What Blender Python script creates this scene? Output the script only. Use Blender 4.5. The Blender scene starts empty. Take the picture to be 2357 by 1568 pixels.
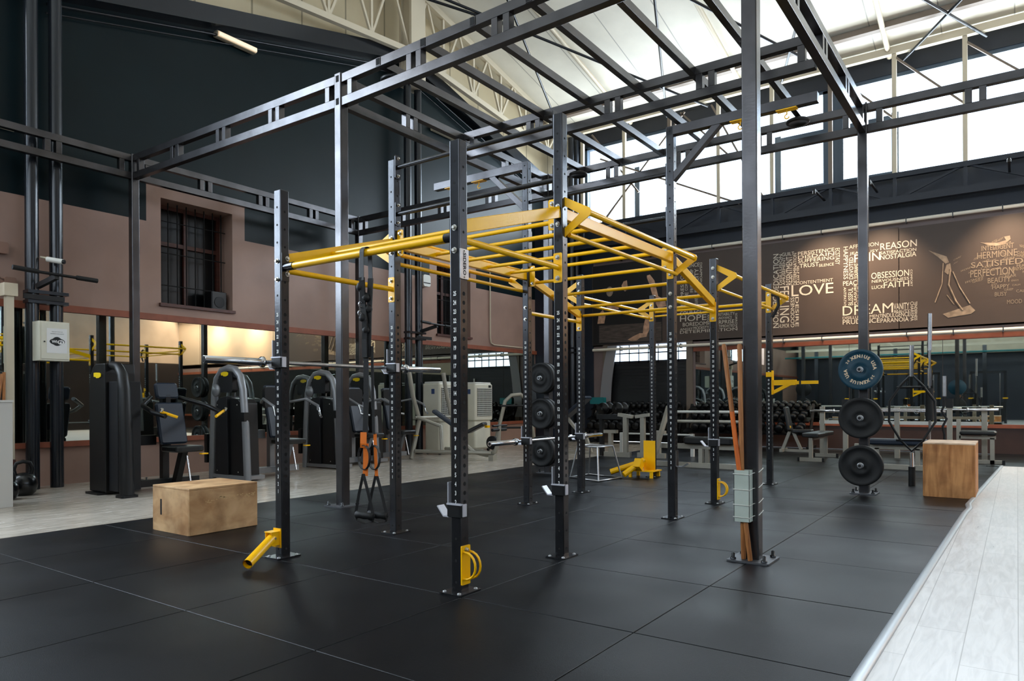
import bpy, bmesh, math, random
from mathutils import Vector, Matrix
random.seed(7)
SC = bpy.context.scene
COL = SC.collection
PI = math.pi
rad = math.radians

# ------------------------------------------------------------------ camera
cam_d = bpy.data.cameras.new('camera')
cam = bpy.data.objects.new('camera', cam_d)
COL.objects.link(cam)
cam_d.sensor_width = 36.0
cam_d.lens = 24.9
cam_d.shift_y = 138.5 / 2357
cam_d.clip_end = 200
YAW = 35.5
cam.matrix_world = (Matrix.Translation((0, 0, 1.06)) @ Matrix.Rotation(rad(YAW - 90), 4, 'Z')
                    @ Matrix.Rotation(rad(90), 4, 'X') @ Matrix.Rotation(rad(-0.27), 4, 'Z'))
SC.camera = cam

# ------------------------------------------------------------------ view
SC.view_settings.view_transform = 'Standard'
SC.view_settings.look = 'None'
SC.view_settings.gamma = 1
SC.view_settings.exposure = 0.0
SC.view_settings.use_curve_mapping = False
SC.cycles.use_denoising = True
SC.cycles.max_bounces = 8
SC.cycles.diffuse_bounces = 4
SC.cycles.glossy_bounces = 4
SC.cycles.transparent_max_bounces = 12
SC.cycles.caustics_reflective = False
SC.cycles.caustics_refractive = False
SC.cycles.sample_clamp_indirect = 6

# ------------------------------------------------------------------ world: bright overcast sky
W = bpy.data.worlds.new('sky')
SC.world = W
W.use_nodes = True
nt = W.node_tree
bg = nt.nodes['Background']
bg.inputs[0].default_value = (0.80, 0.90, 1.0, 1)
bg.inputs[1].default_value = 4.0


def lamp(name, kind, loc, target, energy, color=(1, 1, 1), **kw):
    d = bpy.data.lights.new(name, kind)
    d.energy = energy
    d.color = color
    for k, v in kw.items():
        setattr(d, k, v)
    o = bpy.data.objects.new(name, d)
    COL.objects.link(o)
    o.location = loc
    o.rotation_euler = (Vector(target) - Vector(loc)).to_track_quat('-Z', 'Y').to_euler()
    return o


# daylight entering by the clerestory windows of the far wall, of the wall behind the
# camera and by the glazed front at the right hand side of the hall
lamp('daylight_east', 'AREA', (16.95, 1.0, 6.7), (8, 1.0, 4.5), 800, (0.74, 0.87, 1.0), shape='RECTANGLE', size=16, size_y=2.1)
lamp('daylight_east_ground', 'AREA', (16.98, 1.0, 6.6), (12, 1.0, 9.5), 1350, (1.0, 0.95, 0.84), shape='RECTANGLE', size=16, size_y=2.0)
lamp('daylight_west', 'AREA', (-9.5, 1.0, 6.4), (4, 1.0, 3.5), 420, (1.0, 0.90, 0.80), shape='RECTANGLE', size=16, size_y=2.6)
lamp('daylight_left', 'AREA', (-0.2, 10.85, 5.2), (-0.2, 4.0, 3.6), 1350, (0.93, 0.97, 1.0), shape='RECTANGLE', size=5.0, size_y=4.8)
lamp('daylight_south', 'AREA', (4.5, -9.5, 4.2), (5, 0, 0), 130, (0.82, 0.91, 1.0), shape='RECTANGLE', size=9, size_y=2.4)

# ------------------------------------------------------------------ helpers
def lin(c):
    if isinstance(c, str):
        c = [int(c[i:i + 2], 16) / 255 for i in (0, 2, 4)]
    return tuple(x / 12.92 if x <= 0.04045 else ((x + 0.055) / 1.055) ** 2.4 for x in c)


def mat(name, color, rough=0.5, metal=0.0, spec=0.5, var=0.0, scale=6.0, bump=0.0, bscale=60.0, emit=None, estr=0.0, stretch=None, color2=None, coat=0.0):
    m = bpy.data.materials.new(name)
    m.use_nodes = True
    nt = m.node_tree
    b = nt.nodes['Principled BSDF']
    c = lin(color)
    b.inputs['Base Color'].default_value = (*c, 1)
    b.inputs['Roughness'].default_value = rough
    b.inputs['Metallic'].default_value = metal
    b.inputs['Specular IOR Level'].default_value = spec
    if coat:
        b.inputs['Coat Weight'].default_value = coat
        b.inputs['Coat Roughness'].default_value = 0.15
    if emit:
        b.inputs['Emission Color'].default_value = (*lin(emit), 1)
        b.inputs['Emission Strength'].default_value = estr
    if var or color2:
        tc = nt.nodes.new('ShaderNodeTexCoord')
        mp = nt.nodes.new('ShaderNodeMapping')
        nt.links.new(tc.outputs['Object'], mp.inputs[0])
        if stretch:
            mp.inputs['Scale'].default_value = stretch
        n = nt.nodes.new('ShaderNodeTexNoise')
        n.inputs['Scale'].default_value = scale
        n.inputs['Detail'].default_value = 6
        nt.links.new(mp.outputs[0], n.inputs['Vector'])
        r = nt.nodes.new('ShaderNodeValToRGB')
        r.color_ramp.elements[0].position = 0.32
        r.color_ramp.elements[1].position = 0.68
        d = lin(color2) if color2 else tuple(x * (1 - var) for x in c)
        e = c if color2 else tuple(min(1, x * (1 + var)) for x in c)
        r.color_ramp.elements[0].color = (*d, 1)
        r.color_ramp.elements[1].color = (*e, 1)
        nt.links.new(n.outputs['Fac'], r.inputs[0])
        nt.links.new(r.outputs[0], b.inputs['Base Color'])
    if bump:
        tc = nt.nodes.new('ShaderNodeTexCoord')
        n = nt.nodes.new('ShaderNodeTexNoise')
        n.inputs['Scale'].default_value = bscale
        n.inputs['Detail'].default_value = 4
        nt.links.new(tc.outputs['Object'], n.inputs['Vector'])
        bp = nt.nodes.new('ShaderNodeBump')
        bp.inputs['Strength'].default_value = bump
        bp.inputs['Distance'].default_value = 0.01
        nt.links.new(n.outputs['Fac'], bp.inputs['Height'])
        nt.links.new(bp.outputs[0], b.inputs['Normal'])
    return m


class MB:
    """collects shapes, then links them as one mesh object"""
    def __init__(self):
        self.v = []
        self.f = []
        self.s = []

    def add(self, vs, fs, smooth=False):
        n = len(self.v)
        self.v += [tuple(p) for p in vs]
        self.f += [tuple(i + n for i in f) for f in fs]
        self.s += [smooth] * len(fs)
        return self

    def box(self, a, b, M=None):
        x0, y0, z0 = (min(a[i], b[i]) for i in range(3))
        x1, y1, z1 = (max(a[i], b[i]) for i in range(3))
        vs = [Vector(p) for p in ((x0, y0, z0), (x1, y0, z0), (x1, y1, z0), (x0, y1, z0), (x0, y0, z1), (x1, y0, z1), (x1, y1, z1), (x0, y1, z1))]
        if M is not None:
            vs = [M @ v for v in vs]
        return self.add(vs, [(0, 3, 2, 1), (4, 5, 6, 7), (0, 1, 5, 4), (1, 2, 6, 5), (2, 3, 7, 6), (3, 0, 4, 7)])

    def cbox(self, c, s, M=None):
        return self.box([c[i] - s[i] / 2 for i in range(3)], [c[i] + s[i] / 2 for i in range(3)], M)

    def rbox(self, c, s, r=0.02, axis=2, seg=4, M=None, edge=0.0):
        """box with rounded corners around an axis, optional chamfered rims"""
        ax = [i for i in range(3) if i != axis]
        hx, hy, hz = s[ax[0]] / 2, s[ax[1]] / 2, s[axis] / 2
        r = min(r, hx * 0.999, hy * 0.999)

        def ring(z, ins):
            out = []
            for cx, cy, a0 in ((1, 1, 0), (-1, 1, 90), (-1, -1, 180), (1, -1, 270)):
                for k in range(seg + 1):
                    a = rad(a0 + 90 * k / seg)
                    rr = max(r - ins, 0.0005)
                    px = cx * (hx - r) + rr * math.cos(a)
                    py = cy * (hy - r) + rr * math.sin(a)
                    p = [0, 0, 0]
                    p[ax[0]] = c[ax[0]] + px
                    p[ax[1]] = c[ax[1]] + py
                    p[axis] = c[axis] + z
                    v = Vector(p)
                    out.append(M @ v if M is not None else v)
            return out
        if edge:
            rings = [ring(-hz, edge), ring(-hz + edge, 0), ring(hz - edge, 0), ring(hz, edge)]
        else:
            rings = [ring(-hz, 0), ring(hz, 0)]
        n = len(rings[0])
        vs = [p for q in rings for p in q]
        fs = []
        for j in range(len(rings) - 1):
            for i in range(n):
                k = (i + 1) % n
                fs.append((j * n + i, j * n + k, (j + 1) * n + k, (j + 1) * n + i))
        fs.append(tuple(range(n - 1, -1, -1)))
        fs.append(tuple((len(rings) - 1) * n + i for i in range(n)))
        if axis == 1:
            fs = [tuple(reversed(f)) for f in fs]
        return self.add(vs, fs)

    def bar(self, p, q, w, h, up=(0, 0, 1)):
        """box beam between two points"""
        p, q = Vector(p), Vector(q)
        d = (q - p)
        L = d.length
        d.normalize()
        up = Vector(up)
        if abs(d.dot(up)) > 0.99:
            up = Vector((1, 0, 0))
        s = d.cross(up).normalized()
        u = s.cross(d)
        M = Matrix(((d.x, s.x, u.x, (p.x + q.x) / 2), (d.y, s.y, u.y, (p.y + q.y) / 2), (d.z, s.z, u.z, (p.z + q.z) / 2), (0, 0, 0, 1)))
        vs = [M @ Vector(((i - .5) * L, (j - .5) * w, (k - .5) * h)) for k in (0, 1) for (i, j) in ((0, 0), (1, 0), (1, 1), (0, 1))]
        fs = [(0, 3, 2, 1), (4, 5, 6, 7), (0, 1, 5, 4), (1, 2, 6, 5), (2, 3, 7, 6), (3, 0, 4, 7)]
        fs = [tuple(reversed(f)) for f in fs]
        return self.add(vs, fs)

    def tube(self, pts, r, n=12, caps=True, closed=False):
        pts = [Vector(p) for p in pts]
        m = len(pts)
        rs = r if isinstance(r, (list, tuple)) else [r] * m
        vs, fs = [], []
        t0 = (pts[1] - pts[0]).normalized()
        u = t0.orthogonal().normalized()
        for i, p in enumerate(pts):
            if closed:
                t = (pts[(i + 1) % m] - pts[i - 1]).normalized()
            elif i == 0:
                t = t0
            elif i == m - 1:
                t = (pts[i] - pts[i - 1]).normalized()
            else:
                t = (pts[i + 1] - pts[i - 1]).normalized()
            u = (u - t * u.dot(t)).normalized()
            w = t.cross(u)
            for k in range(n):
                a = 2 * PI * k / n
                vs.append(p + (u * math.cos(a) + w * math.sin(a)) * rs[i])
        for i in range(m if closed else m - 1):
            j = (i + 1) % m
            for k in range(n):
                l = (k + 1) % n
                fs.append((i * n + k, i * n + l, j * n + l, j * n + k))
        self.add(vs, fs, True)
        if caps and not closed:
            self.add(vs[:n], [tuple(range(n - 1, -1, -1))])
            self.add(vs[-n:], [tuple(range(n))])
        return self

    def lathe(self, c, prof, axis=2, n=24, M=None, smooth=True):
        """prof: list of (radius, height along axis)"""
        vs, fs = [], []
        for (r, h) in prof:
            for k in range(n):
                a = 2 * PI * k / n
                p = [0, 0, 0]
                p[axis] = h
                p[(axis + 1) % 3] = r * math.cos(a)
                p[(axis + 2) % 3] = r * math.sin(a)
                v = Vector(p) + Vector(c)
                vs.append(M @ v if M is not None else v)
        for j in range(len(prof) - 1):
            for k in range(n):
                l = (k + 1) % n
                fs.append((j * n + k, j * n + l, (j + 1) * n + l, (j + 1) * n + k))
        self.add(vs, fs, smooth)
        for j, rev in ((0, True), (len(prof) - 1, False)):
            if prof[j][0] > 1e-4:
                ids = list(range(j * n, j * n + n))
                self.add([vs[i] for i in ids], [tuple(range(n - 1, -1, -1)) if rev else tuple(range(n))])
        return self

    def prism(self, poly, axis, a, b, M=None):
        """extrude a 2-D outline (list of pairs) along an axis from a to b"""
        ax = [i for i in range(3) if i != axis]
        vs = []
        for h in (a, b):
            for (x, y) in poly:
                p = [0, 0, 0]
                p[ax[0]], p[ax[1]], p[axis] = x, y, h
                v = Vector(p)
                vs.append(M @ v if M is not None else v)
        n = len(poly)
        fs = [tuple(range(n)), tuple(range(2 * n - 1, n - 1, -1))]
        for i in range(n):
            j = (i + 1) % n
            fs.append((i, i + n, j + n, j))
        return self.add(vs, fs)

    def build(self, name, m, parent=None, local=False, bevel=0.0, smooth_all=False, flat=False):
        me = bpy.data.meshes.new(name)
        vs = self.v
        if parent is not None and not local:
            inv = wmat(parent).inverted()
            vs = [inv @ Vector(p) for p in vs]
        me.from_pydata([tuple(p) for p in vs], [], self.f)
        me.polygons.foreach_set('use_smooth', [bool(s) or smooth_all for s in self.s])
        bm = bmesh.new()
        bm.from_mesh(me)
        if not flat:
            bmesh.ops.recalc_face_normals(bm, faces=bm.faces)
        bm.to_mesh(me)
        bm.free()
        me.materials.append(m)
        o = bpy.data.objects.new(name, me)
        COL.objects.link(o)
        if parent is not None:
            o.parent = parent
        if bevel:
            b = o.modifiers.new('edge', 'BEVEL')
            b.width = bevel
            b.segments = 2
            b.limit_method = 'ANGLE'
        return o


def wmat(o):
    M = Matrix.Translation(o.location) @ o.rotation_euler.to_matrix().to_4x4()
    return wmat(o.parent) @ M if o.parent else M


def tag(o, label=None, cat=None, group=None, kind=None):
    if label: o['label'] = label
    if cat: o['category'] = cat
    if group: o['group'] = group
    if kind: o['kind'] = kind
    return o


def thing(name, label, cat, loc=(0, 0, 0), rz=0.0, group=None):
    o = bpy.data.objects.new(name, None)
    o.empty_display_size = 0.1
    COL.objects.link(o)
    o.location = loc
    o.rotation_euler = (0, 0, rz)
    return tag(o, label, cat, group)


def struct(name, mb, m, parent=None, **k):
    o = mb.build(name, m, parent, **k)
    if parent is None:
        o['kind'] = 'structure'
    return o


def dup(o, loc=None, rz=None, label=None, group=None, parent=None):
    c = o.copy()
    COL.objects.link(c)
    if parent is not None:
        c.parent = parent
    if loc is not None: c.location = loc
    if rz is not None: c.rotation_euler = (0, 0, rz)
    if label: c['label'] = label
    if group: c['group'] = group
    for ch in list(o.children):
        dup(ch, parent=c)
    return c


_font = {}
def text_geo(s, size_w=None, h=0.1, thick=0.0, bold=0.0):
    """outline text as flat mesh data; width forced to size_w when given; cap height = h"""
    if 'M' in s:
        bold = 0.0
    key = (s, bold)
    if key not in _font:
        cu = bpy.data.curves.new('t', 'FONT')
        cu.body = s
        cu.offset = bold
        cu.resolution_u = 3
        ob = bpy.data.objects.new('t', cu)
        me = bpy.data.meshes.new_from_object(ob)
        vs = [(v.co.x, v.co.y) for v in me.vertices]
        me.calc_loop_triangles()
        fs = []
        for p in me.loop_triangles:
            a, b, c = p.vertices
            ar = (vs[b][0] - vs[a][0]) * (vs[c][1] - vs[a][1]) - (vs[b][1] - vs[a][1]) * (vs[c][0] - vs[a][0])
            if abs(ar) > 1e-7:
                fs.append((a, b, c) if ar > 0 else (a, c, b))
        bpy.data.objects.remove(ob)
        bpy.data.curves.remove(cu)
        bpy.data.meshes.remove(me)
        _font[key] = (vs, fs)
    vs, fs = _font[key]
    if not vs:
        return [], []
    x0 = min(v[0] for v in vs); x1 = max(v[0] for v in vs)
    y0 = min(v[1] for v in vs); y1 = max(v[1] for v in vs)
    sy = h / (y1 - y0)
    sx = (size_w / (x1 - x0)) if size_w else sy
    return [((v[0] - x0) * sx, (v[1] - y0) * sy) for v in vs], fs


def put_text(mb, s, org, ex, ey, w=None, h=0.1, bold=0.0, center=False, cond=1.0):
    """org: lower left corner, ex / ey: unit vectors of writing direction and up"""
    vs, fs = text_geo(s, w, h, bold=bold)
    if not vs: return mb
    if cond != 1.0:
        vs = [(v[0] * cond, v[1]) for v in vs]
    org, ex, ey = Vector(org), Vector(ex), Vector(ey)
    if center:
        wd = max(v[0] for v in vs)
        org = org - ex * wd / 2 - ey * h / 2
    return mb.add([org + ex * v[0] + ey * v[1] for v in vs], fs)


# ------------------------------------------------------------------ materials
M = {}
M['black_steel'] = mat('black_steel', '3e3f42', 0.21, 0.8, 0.6, var=0.18, scale=9, bump=0.03)
M['frame_steel'] = mat('frame_steel', '4a494b', 0.27, 0.8, 0.6, var=0.22, scale=5, bump=0.04)
M['dark_hole'] = mat('dark_hole', '050505', 0.9)
M['yellow'] = mat('yellow_paint', 'ffc000', 0.30, 0, 0.45, var=0.03, scale=12)
M['chrome'] = mat('chrome', 'd8dade', 0.16, 1.0)
M['steel'] = mat('brushed_steel', 'a9aaac', 0.32, 0.9, var=0.1, scale=30)
M['bolt'] = mat('zinc_bolt', 'c9c7c0', 0.3, 1.0)
M['white_paint'] = mat('white_digits', 'e6e6e2', 0.6)
M['rubber'] = mat('rubber_black', '0f1011', 0.62, 0, 0.4, var=0.15, scale=40, bump=0.15, bscale=200)
M['plastic'] = mat('black_plastic', '0b0c0e', 0.42, 0, 0.38, var=0.1, scale=14, bump=0.08, bscale=220)
M['grey_plastic'] = mat('dark_grey_plastic', '16171a', 0.5, 0, 0.3, bump=0.1, bscale=240)
M['silver'] = mat('silver_paint', '85878b', 0.38, 0.4, 0.5, var=0.06)
M['champagne'] = mat('warm_grey_tube', 'a39f93', 0.38, 0.3, 0.5, var=0.06)
M['navy_pad'] = mat('navy_vinyl', '152233', 0.42, 0, 0.45, bump=0.08, bscale=150)
M['black_pad'] = mat('black_vinyl', '141618', 0.36, 0, 0.5, bump=0.06, bscale=150)
M['blue_rubber'] = mat('petrol_blue_rubber', '0a394b', 0.5, 0, 0.4, var=0.1, scale=20)
M['cream'] = mat('cream_paint', 'cfc3ac', 0.55, 0, 0.4, var=0.06, scale=3)
M['cream_metal'] = mat('cream_metal', 'c9bea8', 0.45, 0.1, 0.4)
M['white_plastic'] = mat('white_plastic', 'd6d6d0', 0.45)
M['off_white'] = mat('off_white_enamel', 'd2cfbf', 0.45, var=0.03)
M['dark_pipe'] = mat('dark_pipe', '20242a', 0.22, 0.3, 0.6)
M['orange'] = mat('orange_webbing', 'f07a1a', 0.6, bump=0.1)
M['black_web'] = mat('black_webbing', '0d0d0f', 0.65, bump=0.1)
M['orange_trim'] = mat('terracotta_trim', '8a4a32', 0.6, var=0.12, scale=8)
M['brown_panel'] = mat('brown_dado', '3b2620', 0.55, var=0.1, scale=4)
M['bronze'] = mat('brown_purlin', '75675a', 0.5)
M['grey_trim'] = mat('grey_trim', 'a9b0b6', 0.3, 0.2)
M['led'] = mat('lamp_tube', 'fff1dc', 0.4, emit='ffdcae', estr=0.55)
M['teal'] = mat('teal_vinyl', '0f6f72', 0.5)
M['dark_glass'] = mat('dark_glass', '06080b', 0.3, 0, 0.25)
M['dull_plate'] = mat('dull_steel_plate', '55565a', 0.5, 0.5)
M['cup_steel'] = mat('bar_hook_steel', 'c8c9d2', 0.35, 0.35)
M['dark_wood'] = mat('red_brown_wood', '4a2318', 0.5, var=0.2, scale=5, stretch=(1, 1, 8))
M['stick_wood'] = mat('stick_wood', 'b3763e', 0.6, color2='87522a', scale=6, stretch=(14, 14, 1.2), bump=0.1)
M['stick_orange'] = mat('stick_orange_tone', 'e0701c', 0.45, color2='bf5c1c', scale=5, stretch=(6, 6, 1.0), bump=0.1)
M['duct'] = mat('grey_green_duct', 'bcc6bd', 0.55, color2='a9b3a9', scale=5)
M['red'] = mat('red_paint', 'a5252a', 0.5)
M['cardboard'] = mat('cardboard', 'a07a52', 0.8)


def ply_mat(name, a, b, grain):
    m = bpy.data.materials.new(name)
    m.use_nodes = True
    nt = m.node_tree
    P = nt.nodes['Principled BSDF']
    P.inputs['Roughness'].default_value = 0.62
    tc = nt.nodes.new('ShaderNodeTexCoord')
    mp = nt.nodes.new('ShaderNodeMapping')
    mp.inputs['Scale'].default_value = grain
    nt.links.new(tc.outputs['Object'], mp.inputs[0])
    n1 = nt.nodes.new('ShaderNodeTexNoise')
    n1.inputs['Scale'].default_value = 3.2
    n1.inputs['Detail'].default_value = 8
    n1.inputs['Distortion'].default_value = 0.9
    nt.links.new(mp.outputs[0], n1.inputs['Vector'])
    n2 = nt.nodes.new('ShaderNodeTexNoise')
    n2.inputs['Scale'].default_value = 5
    n2.inputs['Detail'].default_value = 5
    nt.links.new(tc.outputs['Object'], n2.inputs['Vector'])
    r = nt.nodes.new('ShaderNodeValToRGB')
    r.color_ramp.elements[0].position = 0.33
    r.color_ramp.elements[1].position = 0.66
    r.color_ramp.elements[0].color = (*lin(a), 1)
    r.color_ramp.elements[1].color = (*lin(b), 1)
    nt.links.new(n1.outputs['Fac'], r.inputs[0])
    mx = nt.nodes.new('ShaderNodeMix')
    mx.data_type = 'RGBA'
    mx.blend_type = 'MULTIPLY'
    r2 = nt.nodes.new('ShaderNodeValToRGB')
    r2.color_ramp.elements[0].position = 0.36
    r2.color_ramp.elements[1].position = 0.56
    r2.color_ramp.elements[0].color = (0.55, 0.5, 0.45, 1)
    r2.color_ramp.elements[1].color = (1, 1, 1, 1)
    nt.links.new(n2.outputs['Fac'], r2.inputs[0])
    mx.inputs[0].default_value = 0.75
    nt.links.new(r.outputs[0], mx.inputs[6])
    nt.links.new(r2.outputs[0], mx.inputs[7])
    nt.links.new(mx.outputs[2], P.inputs['Base Color'])
    return m


M['ply_worn'] = ply_mat('worn_plywood', 'b08355', 'd9b283', (1, 1, 1.5))
M['ply_top'] = ply_mat('pale_plywood', 'c9a888', 'e6cdb2', (2, 2, 1))
M['ply_face'] = ply_mat('grained_plywood', '99602f', 'cb9158', (4, 4, 0.6))


def node_floor(name, kind):
    m = bpy.data.materials.new(name)
    m.use_nodes = True
    nt = m.node_tree
    N, L = nt.nodes, nt.links
    P = N['Principled BSDF']
    tc = N.new('ShaderNodeTexCoord')

    def noise(scale, detail=5, vec=None, dist=0.0):
        n = N.new('ShaderNodeTexNoise')
        n.inputs['Scale'].default_value = scale
        n.inputs['Detail'].default_value = detail
        n.inputs['Distortion'].default_value = dist
        L.new(vec or tc.outputs['Object'], n.inputs['Vector'])
        return n.outputs['Fac']

    def ramp(src, p0, c0, p1, c1):
        r = N.new('ShaderNodeValToRGB')
        r.color_ramp.elements[0].position = p0
        r.color_ramp.elements[1].position = p1
        r.color_ramp.elements[0].color = (*lin(c0), 1)
        r.color_ramp.elements[1].color = (*lin(c1), 1)
        L.new(src, r.inputs[0])
        return r.outputs[0]

    def maprange(src, a, b, c, d):
        r = N.new('ShaderNodeMapRange')
        for i, v in enumerate((a, b, c, d)):
            r.inputs[i + 1].default_value = v
        L.new(src, r.inputs[0])
        return r.outputs[0]
    if kind == 'rubber':
        L.new(ramp(noise(260, 3), 0.3, '0a0b0d', 0.75, '121418'), P.inputs['Base Color'])
        L.new(maprange(noise(1.1, 1.5), 0.35, 0.65, 0.31, 0.45), P.inputs['Roughness'])
        P.inputs['Specular IOR Level'].default_value = 0.125
        bp = N.new('ShaderNodeBump')
        bp.inputs['Strength'].default_value = 0.25
        bp.inputs['Distance'].default_value = 0.004
        L.new(noise(420, 2), bp.inputs['Height'])
        L.new(bp.outputs[0], P.inputs['Normal'])
    else:
        if kind == 'white':
            ax, plank, length = 0, 0.19, 1.25
            c0, c1, joint = 'c6c3c1', 'dbd8d6', '8f8e8c'
        else:
            ax, plank, length = 0, 0.19, 1.25
            c0, c1, joint = 'a39a8e', 'c4bbaf', '6d6760'
        br = N.new('ShaderNodeTexBrick')
        br.offset = 0.37
        br.inputs['Scale'].default_value = 1.0
        br.inputs['Brick Width'].default_value = length
        br.inputs['Row Height'].default_value = plank
        br.inputs['Mortar Size'].default_value = 0.0022
        br.inputs['Mortar Smooth'].default_value = 0.3
        br.inputs['Color1'].default_value = (1, 1, 1, 1)
        br.inputs['Color2'].default_value = (0.90, 0.90, 0.90, 1)
        br.inputs['Mortar'].default_value = (0.55, 0.54, 0.53, 1)
        L.new(tc.outputs['Object'], br.inputs['Vector'])
        mp = N.new('ShaderNodeMapping')
        mp.inputs['Scale'].default_value = (1.2, 9, 1)
        L.new(tc.outputs['Object'], mp.inputs[0])
        g = noise(3.0, 7, mp.outputs[0], 1.2)
        base = ramp(g, 0.3, c0, 0.62, c1)
        mx = N.new('ShaderNodeMix')
        mx.data_type = 'RGBA'
        mx.blend_type = 'MULTIPLY'
        mx.inputs[0].default_value = 1.0
        L.new(base, mx.inputs[6])
        L.new(br.outputs['Color'], mx.inputs[7])
        L.new(mx.outputs[2], P.inputs['Base Color'])
        P.inputs['Roughness'].default_value = 0.34
        if kind == 'oak':
            P.inputs['Specular IOR Level'].default_value = 0.75
        L.new(maprange(g, 0.2, 0.8, *((0.26, 0.42) if kind == 'white' else (0.17, 0.30))), P.inputs['Roughness'])
    return m


M['floor_rubber'] = node_floor('floor_rubber_tiles', 'rubber')
M['floor_white'] = node_floor('floor_white_laminate', 'white')
M['floor_wood'] = node_floor('floor_grey_oak', 'oak')


def wall_paint(name, low, high, z_line, windows=()):
    """two-tone painted wall: low colour under z_line, high colour above, low colour also around the niches"""
    m = bpy.data.materials.new(name)
    m.use_nodes = True
    nt = m.node_tree
    N, L = nt.nodes, nt.links
    P = N['Principled BSDF']
    P.inputs['Roughness'].default_value = 0.33
    P.inputs['Specular IOR Level'].default_value = 0.16
    geo = N.new('ShaderNodeNewGeometry')
    sep = N.new('ShaderNodeSeparateXYZ')
    L.new(geo.outputs['Position'], sep.inputs[0])

    def math_(op, a, b):
        n = N.new('ShaderNodeMath')
        n.operation = op
        for i, x in enumerate((a, b)):
            if isinstance(x, (int, float)):
                n.inputs[i].default_value = x
            else:
                L.new(x, n.inputs[i])
        return n.outputs[0]
    low_mask = math_('LESS_THAN', sep.outputs['Z'], z_line)
    for (x0, x1, z1) in windows:
        a = math_('GREATER_THAN', sep.outputs['X'], x0)
        b = math_('LESS_THAN', sep.outputs['X'], x1)
        c = math_('LESS_THAN', sep.outputs['Z'], z1)
        k = math_('MULTIPLY', math_('MULTIPLY', a, b), c)
        low_mask = math_('MAXIMUM', low_mask, k)
    n1 = N.new('ShaderNodeTexNoise')
    n1.inputs['Scale'].default_value = 1.4
    n1.inputs['Detail'].default_value = 8
    L.new(geo.outputs['Position'], n1.inputs['Vector'])
    mx = N.new('ShaderNodeMix')
    mx.data_type = 'RGBA'
    mx.inputs[6].default_value = (*lin(high), 1)
    mx.inputs[7].default_value = (*lin(low), 1)
    L.new(low_mask, mx.inputs[0])
    m2 = N.new('ShaderNodeMix')
    m2.data_type = 'RGBA'
    m2.blend_type = 'MULTIPLY'
    m2.inputs[0].default_value = 1
    r = N.new('ShaderNodeValToRGB')
    r.color_ramp.elements[0].position = 0.3
    r.color_ramp.elements[1].position = 0.7
    r.color_ramp.elements[0].color = (0.82, 0.82, 0.82, 1)
    r.color_ramp.elements[1].color = (1.05, 1.05, 1.05, 1)
    L.new(n1.outputs['Fac'], r.inputs[0])
    L.new(mx.outputs[2], m2.inputs[6])
    L.new(r.outputs[0], m2.inputs[7])
    L.new(m2.outputs[2], P.inputs['Base Color'])
    return m


M['wall_left'] = wall_paint('wall_left_paint', 'a08478', '0a191d', 3.65, ((5.2, 6.78, 4.18), (11.18, 12.76, 4.18)))
M['wall_dark'] = mat('dark_navy_wall', '0f1826', 0.5, var=0.12, scale=2)
M['wall_beige'] = wall_paint('wall_south_paint', '241f1e', '9a8574', 2.7)


def panel_mat(name, color, axis, pitch, rough=0.5, amp=0.35, line=0.03, linecol=0.55):
    """ribbed / jointed sheet cladding with lines every pitch metres along an axis"""
    m = bpy.data.materials.new(name)
    m.use_nodes = True
    nt = m.node_tree
    N, L = nt.nodes, nt.links
    P = N['Principled BSDF']
    P.inputs['Roughness'].default_value = rough
    geo = N.new('ShaderNodeNewGeometry')
    sep = N.new('ShaderNodeSeparateXYZ')
    L.new(geo.outputs['Position'], sep.inputs[0])
    a = N.new('ShaderNodeMath'); a.operation = 'DIVIDE'; a.inputs[1].default_value = pitch
    L.new(sep.outputs['XYZ'.index(axis)], a.inputs[0])
    f = N.new('ShaderNodeMath'); f.operation = 'FRACT'
    L.new(a.outputs[0], f.inputs[0])
    c = N.new('ShaderNodeMath'); c.operation = 'LESS_THAN'; c.inputs[1].default_value = line
    L.new(f.outputs[0], c.inputs[0])
    n = N.new('ShaderNodeTexNoise'); n.inputs['Scale'].default_value = 2.0; n.inputs['Detail'].default_value = 6
    L.new(geo.outputs['Position'], n.inputs['Vector'])
    r = N.new('ShaderNodeValToRGB')
    cc = lin(color)
    r.color_ramp.elements[0].position = 0.3
    r.color_ramp.elements[1].position = 0.7
    r.color_ramp.elements[0].color = (*[x * 0.9 for x in cc], 1)
    r.color_ramp.elements[1].color = (*cc, 1)
    L.new(n.outputs['Fac'], r.inputs[0])
    mx = N.new('ShaderNodeMix'); mx.data_type = 'RGBA'
    mx.inputs[7].default_value = (*[x * linecol for x in cc], 1)
    L.new(c.outputs[0], mx.inputs[0])
    L.new(r.outputs[0], mx.inputs[6])
    L.new(mx.outputs[2], P.inputs['Base Color'])
    return m


M['ceiling'] = panel_mat('ceiling_panels', 'f0ebdc', 'Y', 1.16, line=0.018, linecol=0.5)
M['cladding'] = panel_mat('cream_cladding', 'cdbf9f', 'X', 1.0, line=0.035, linecol=0.45)


def mirror_mat():
    m = bpy.data.materials.new('mirror_silver')
    m.use_nodes = True
    P = m.node_tree.nodes['Principled BSDF']
    P.inputs['Base Color'].default_value = (0.54, 0.60, 0.56, 1)
    P.inputs['Metallic'].default_value = 1.0
    P.inputs['Roughness'].default_value = 0.015
    return m


M['mirror'] = mirror_mat()


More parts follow.
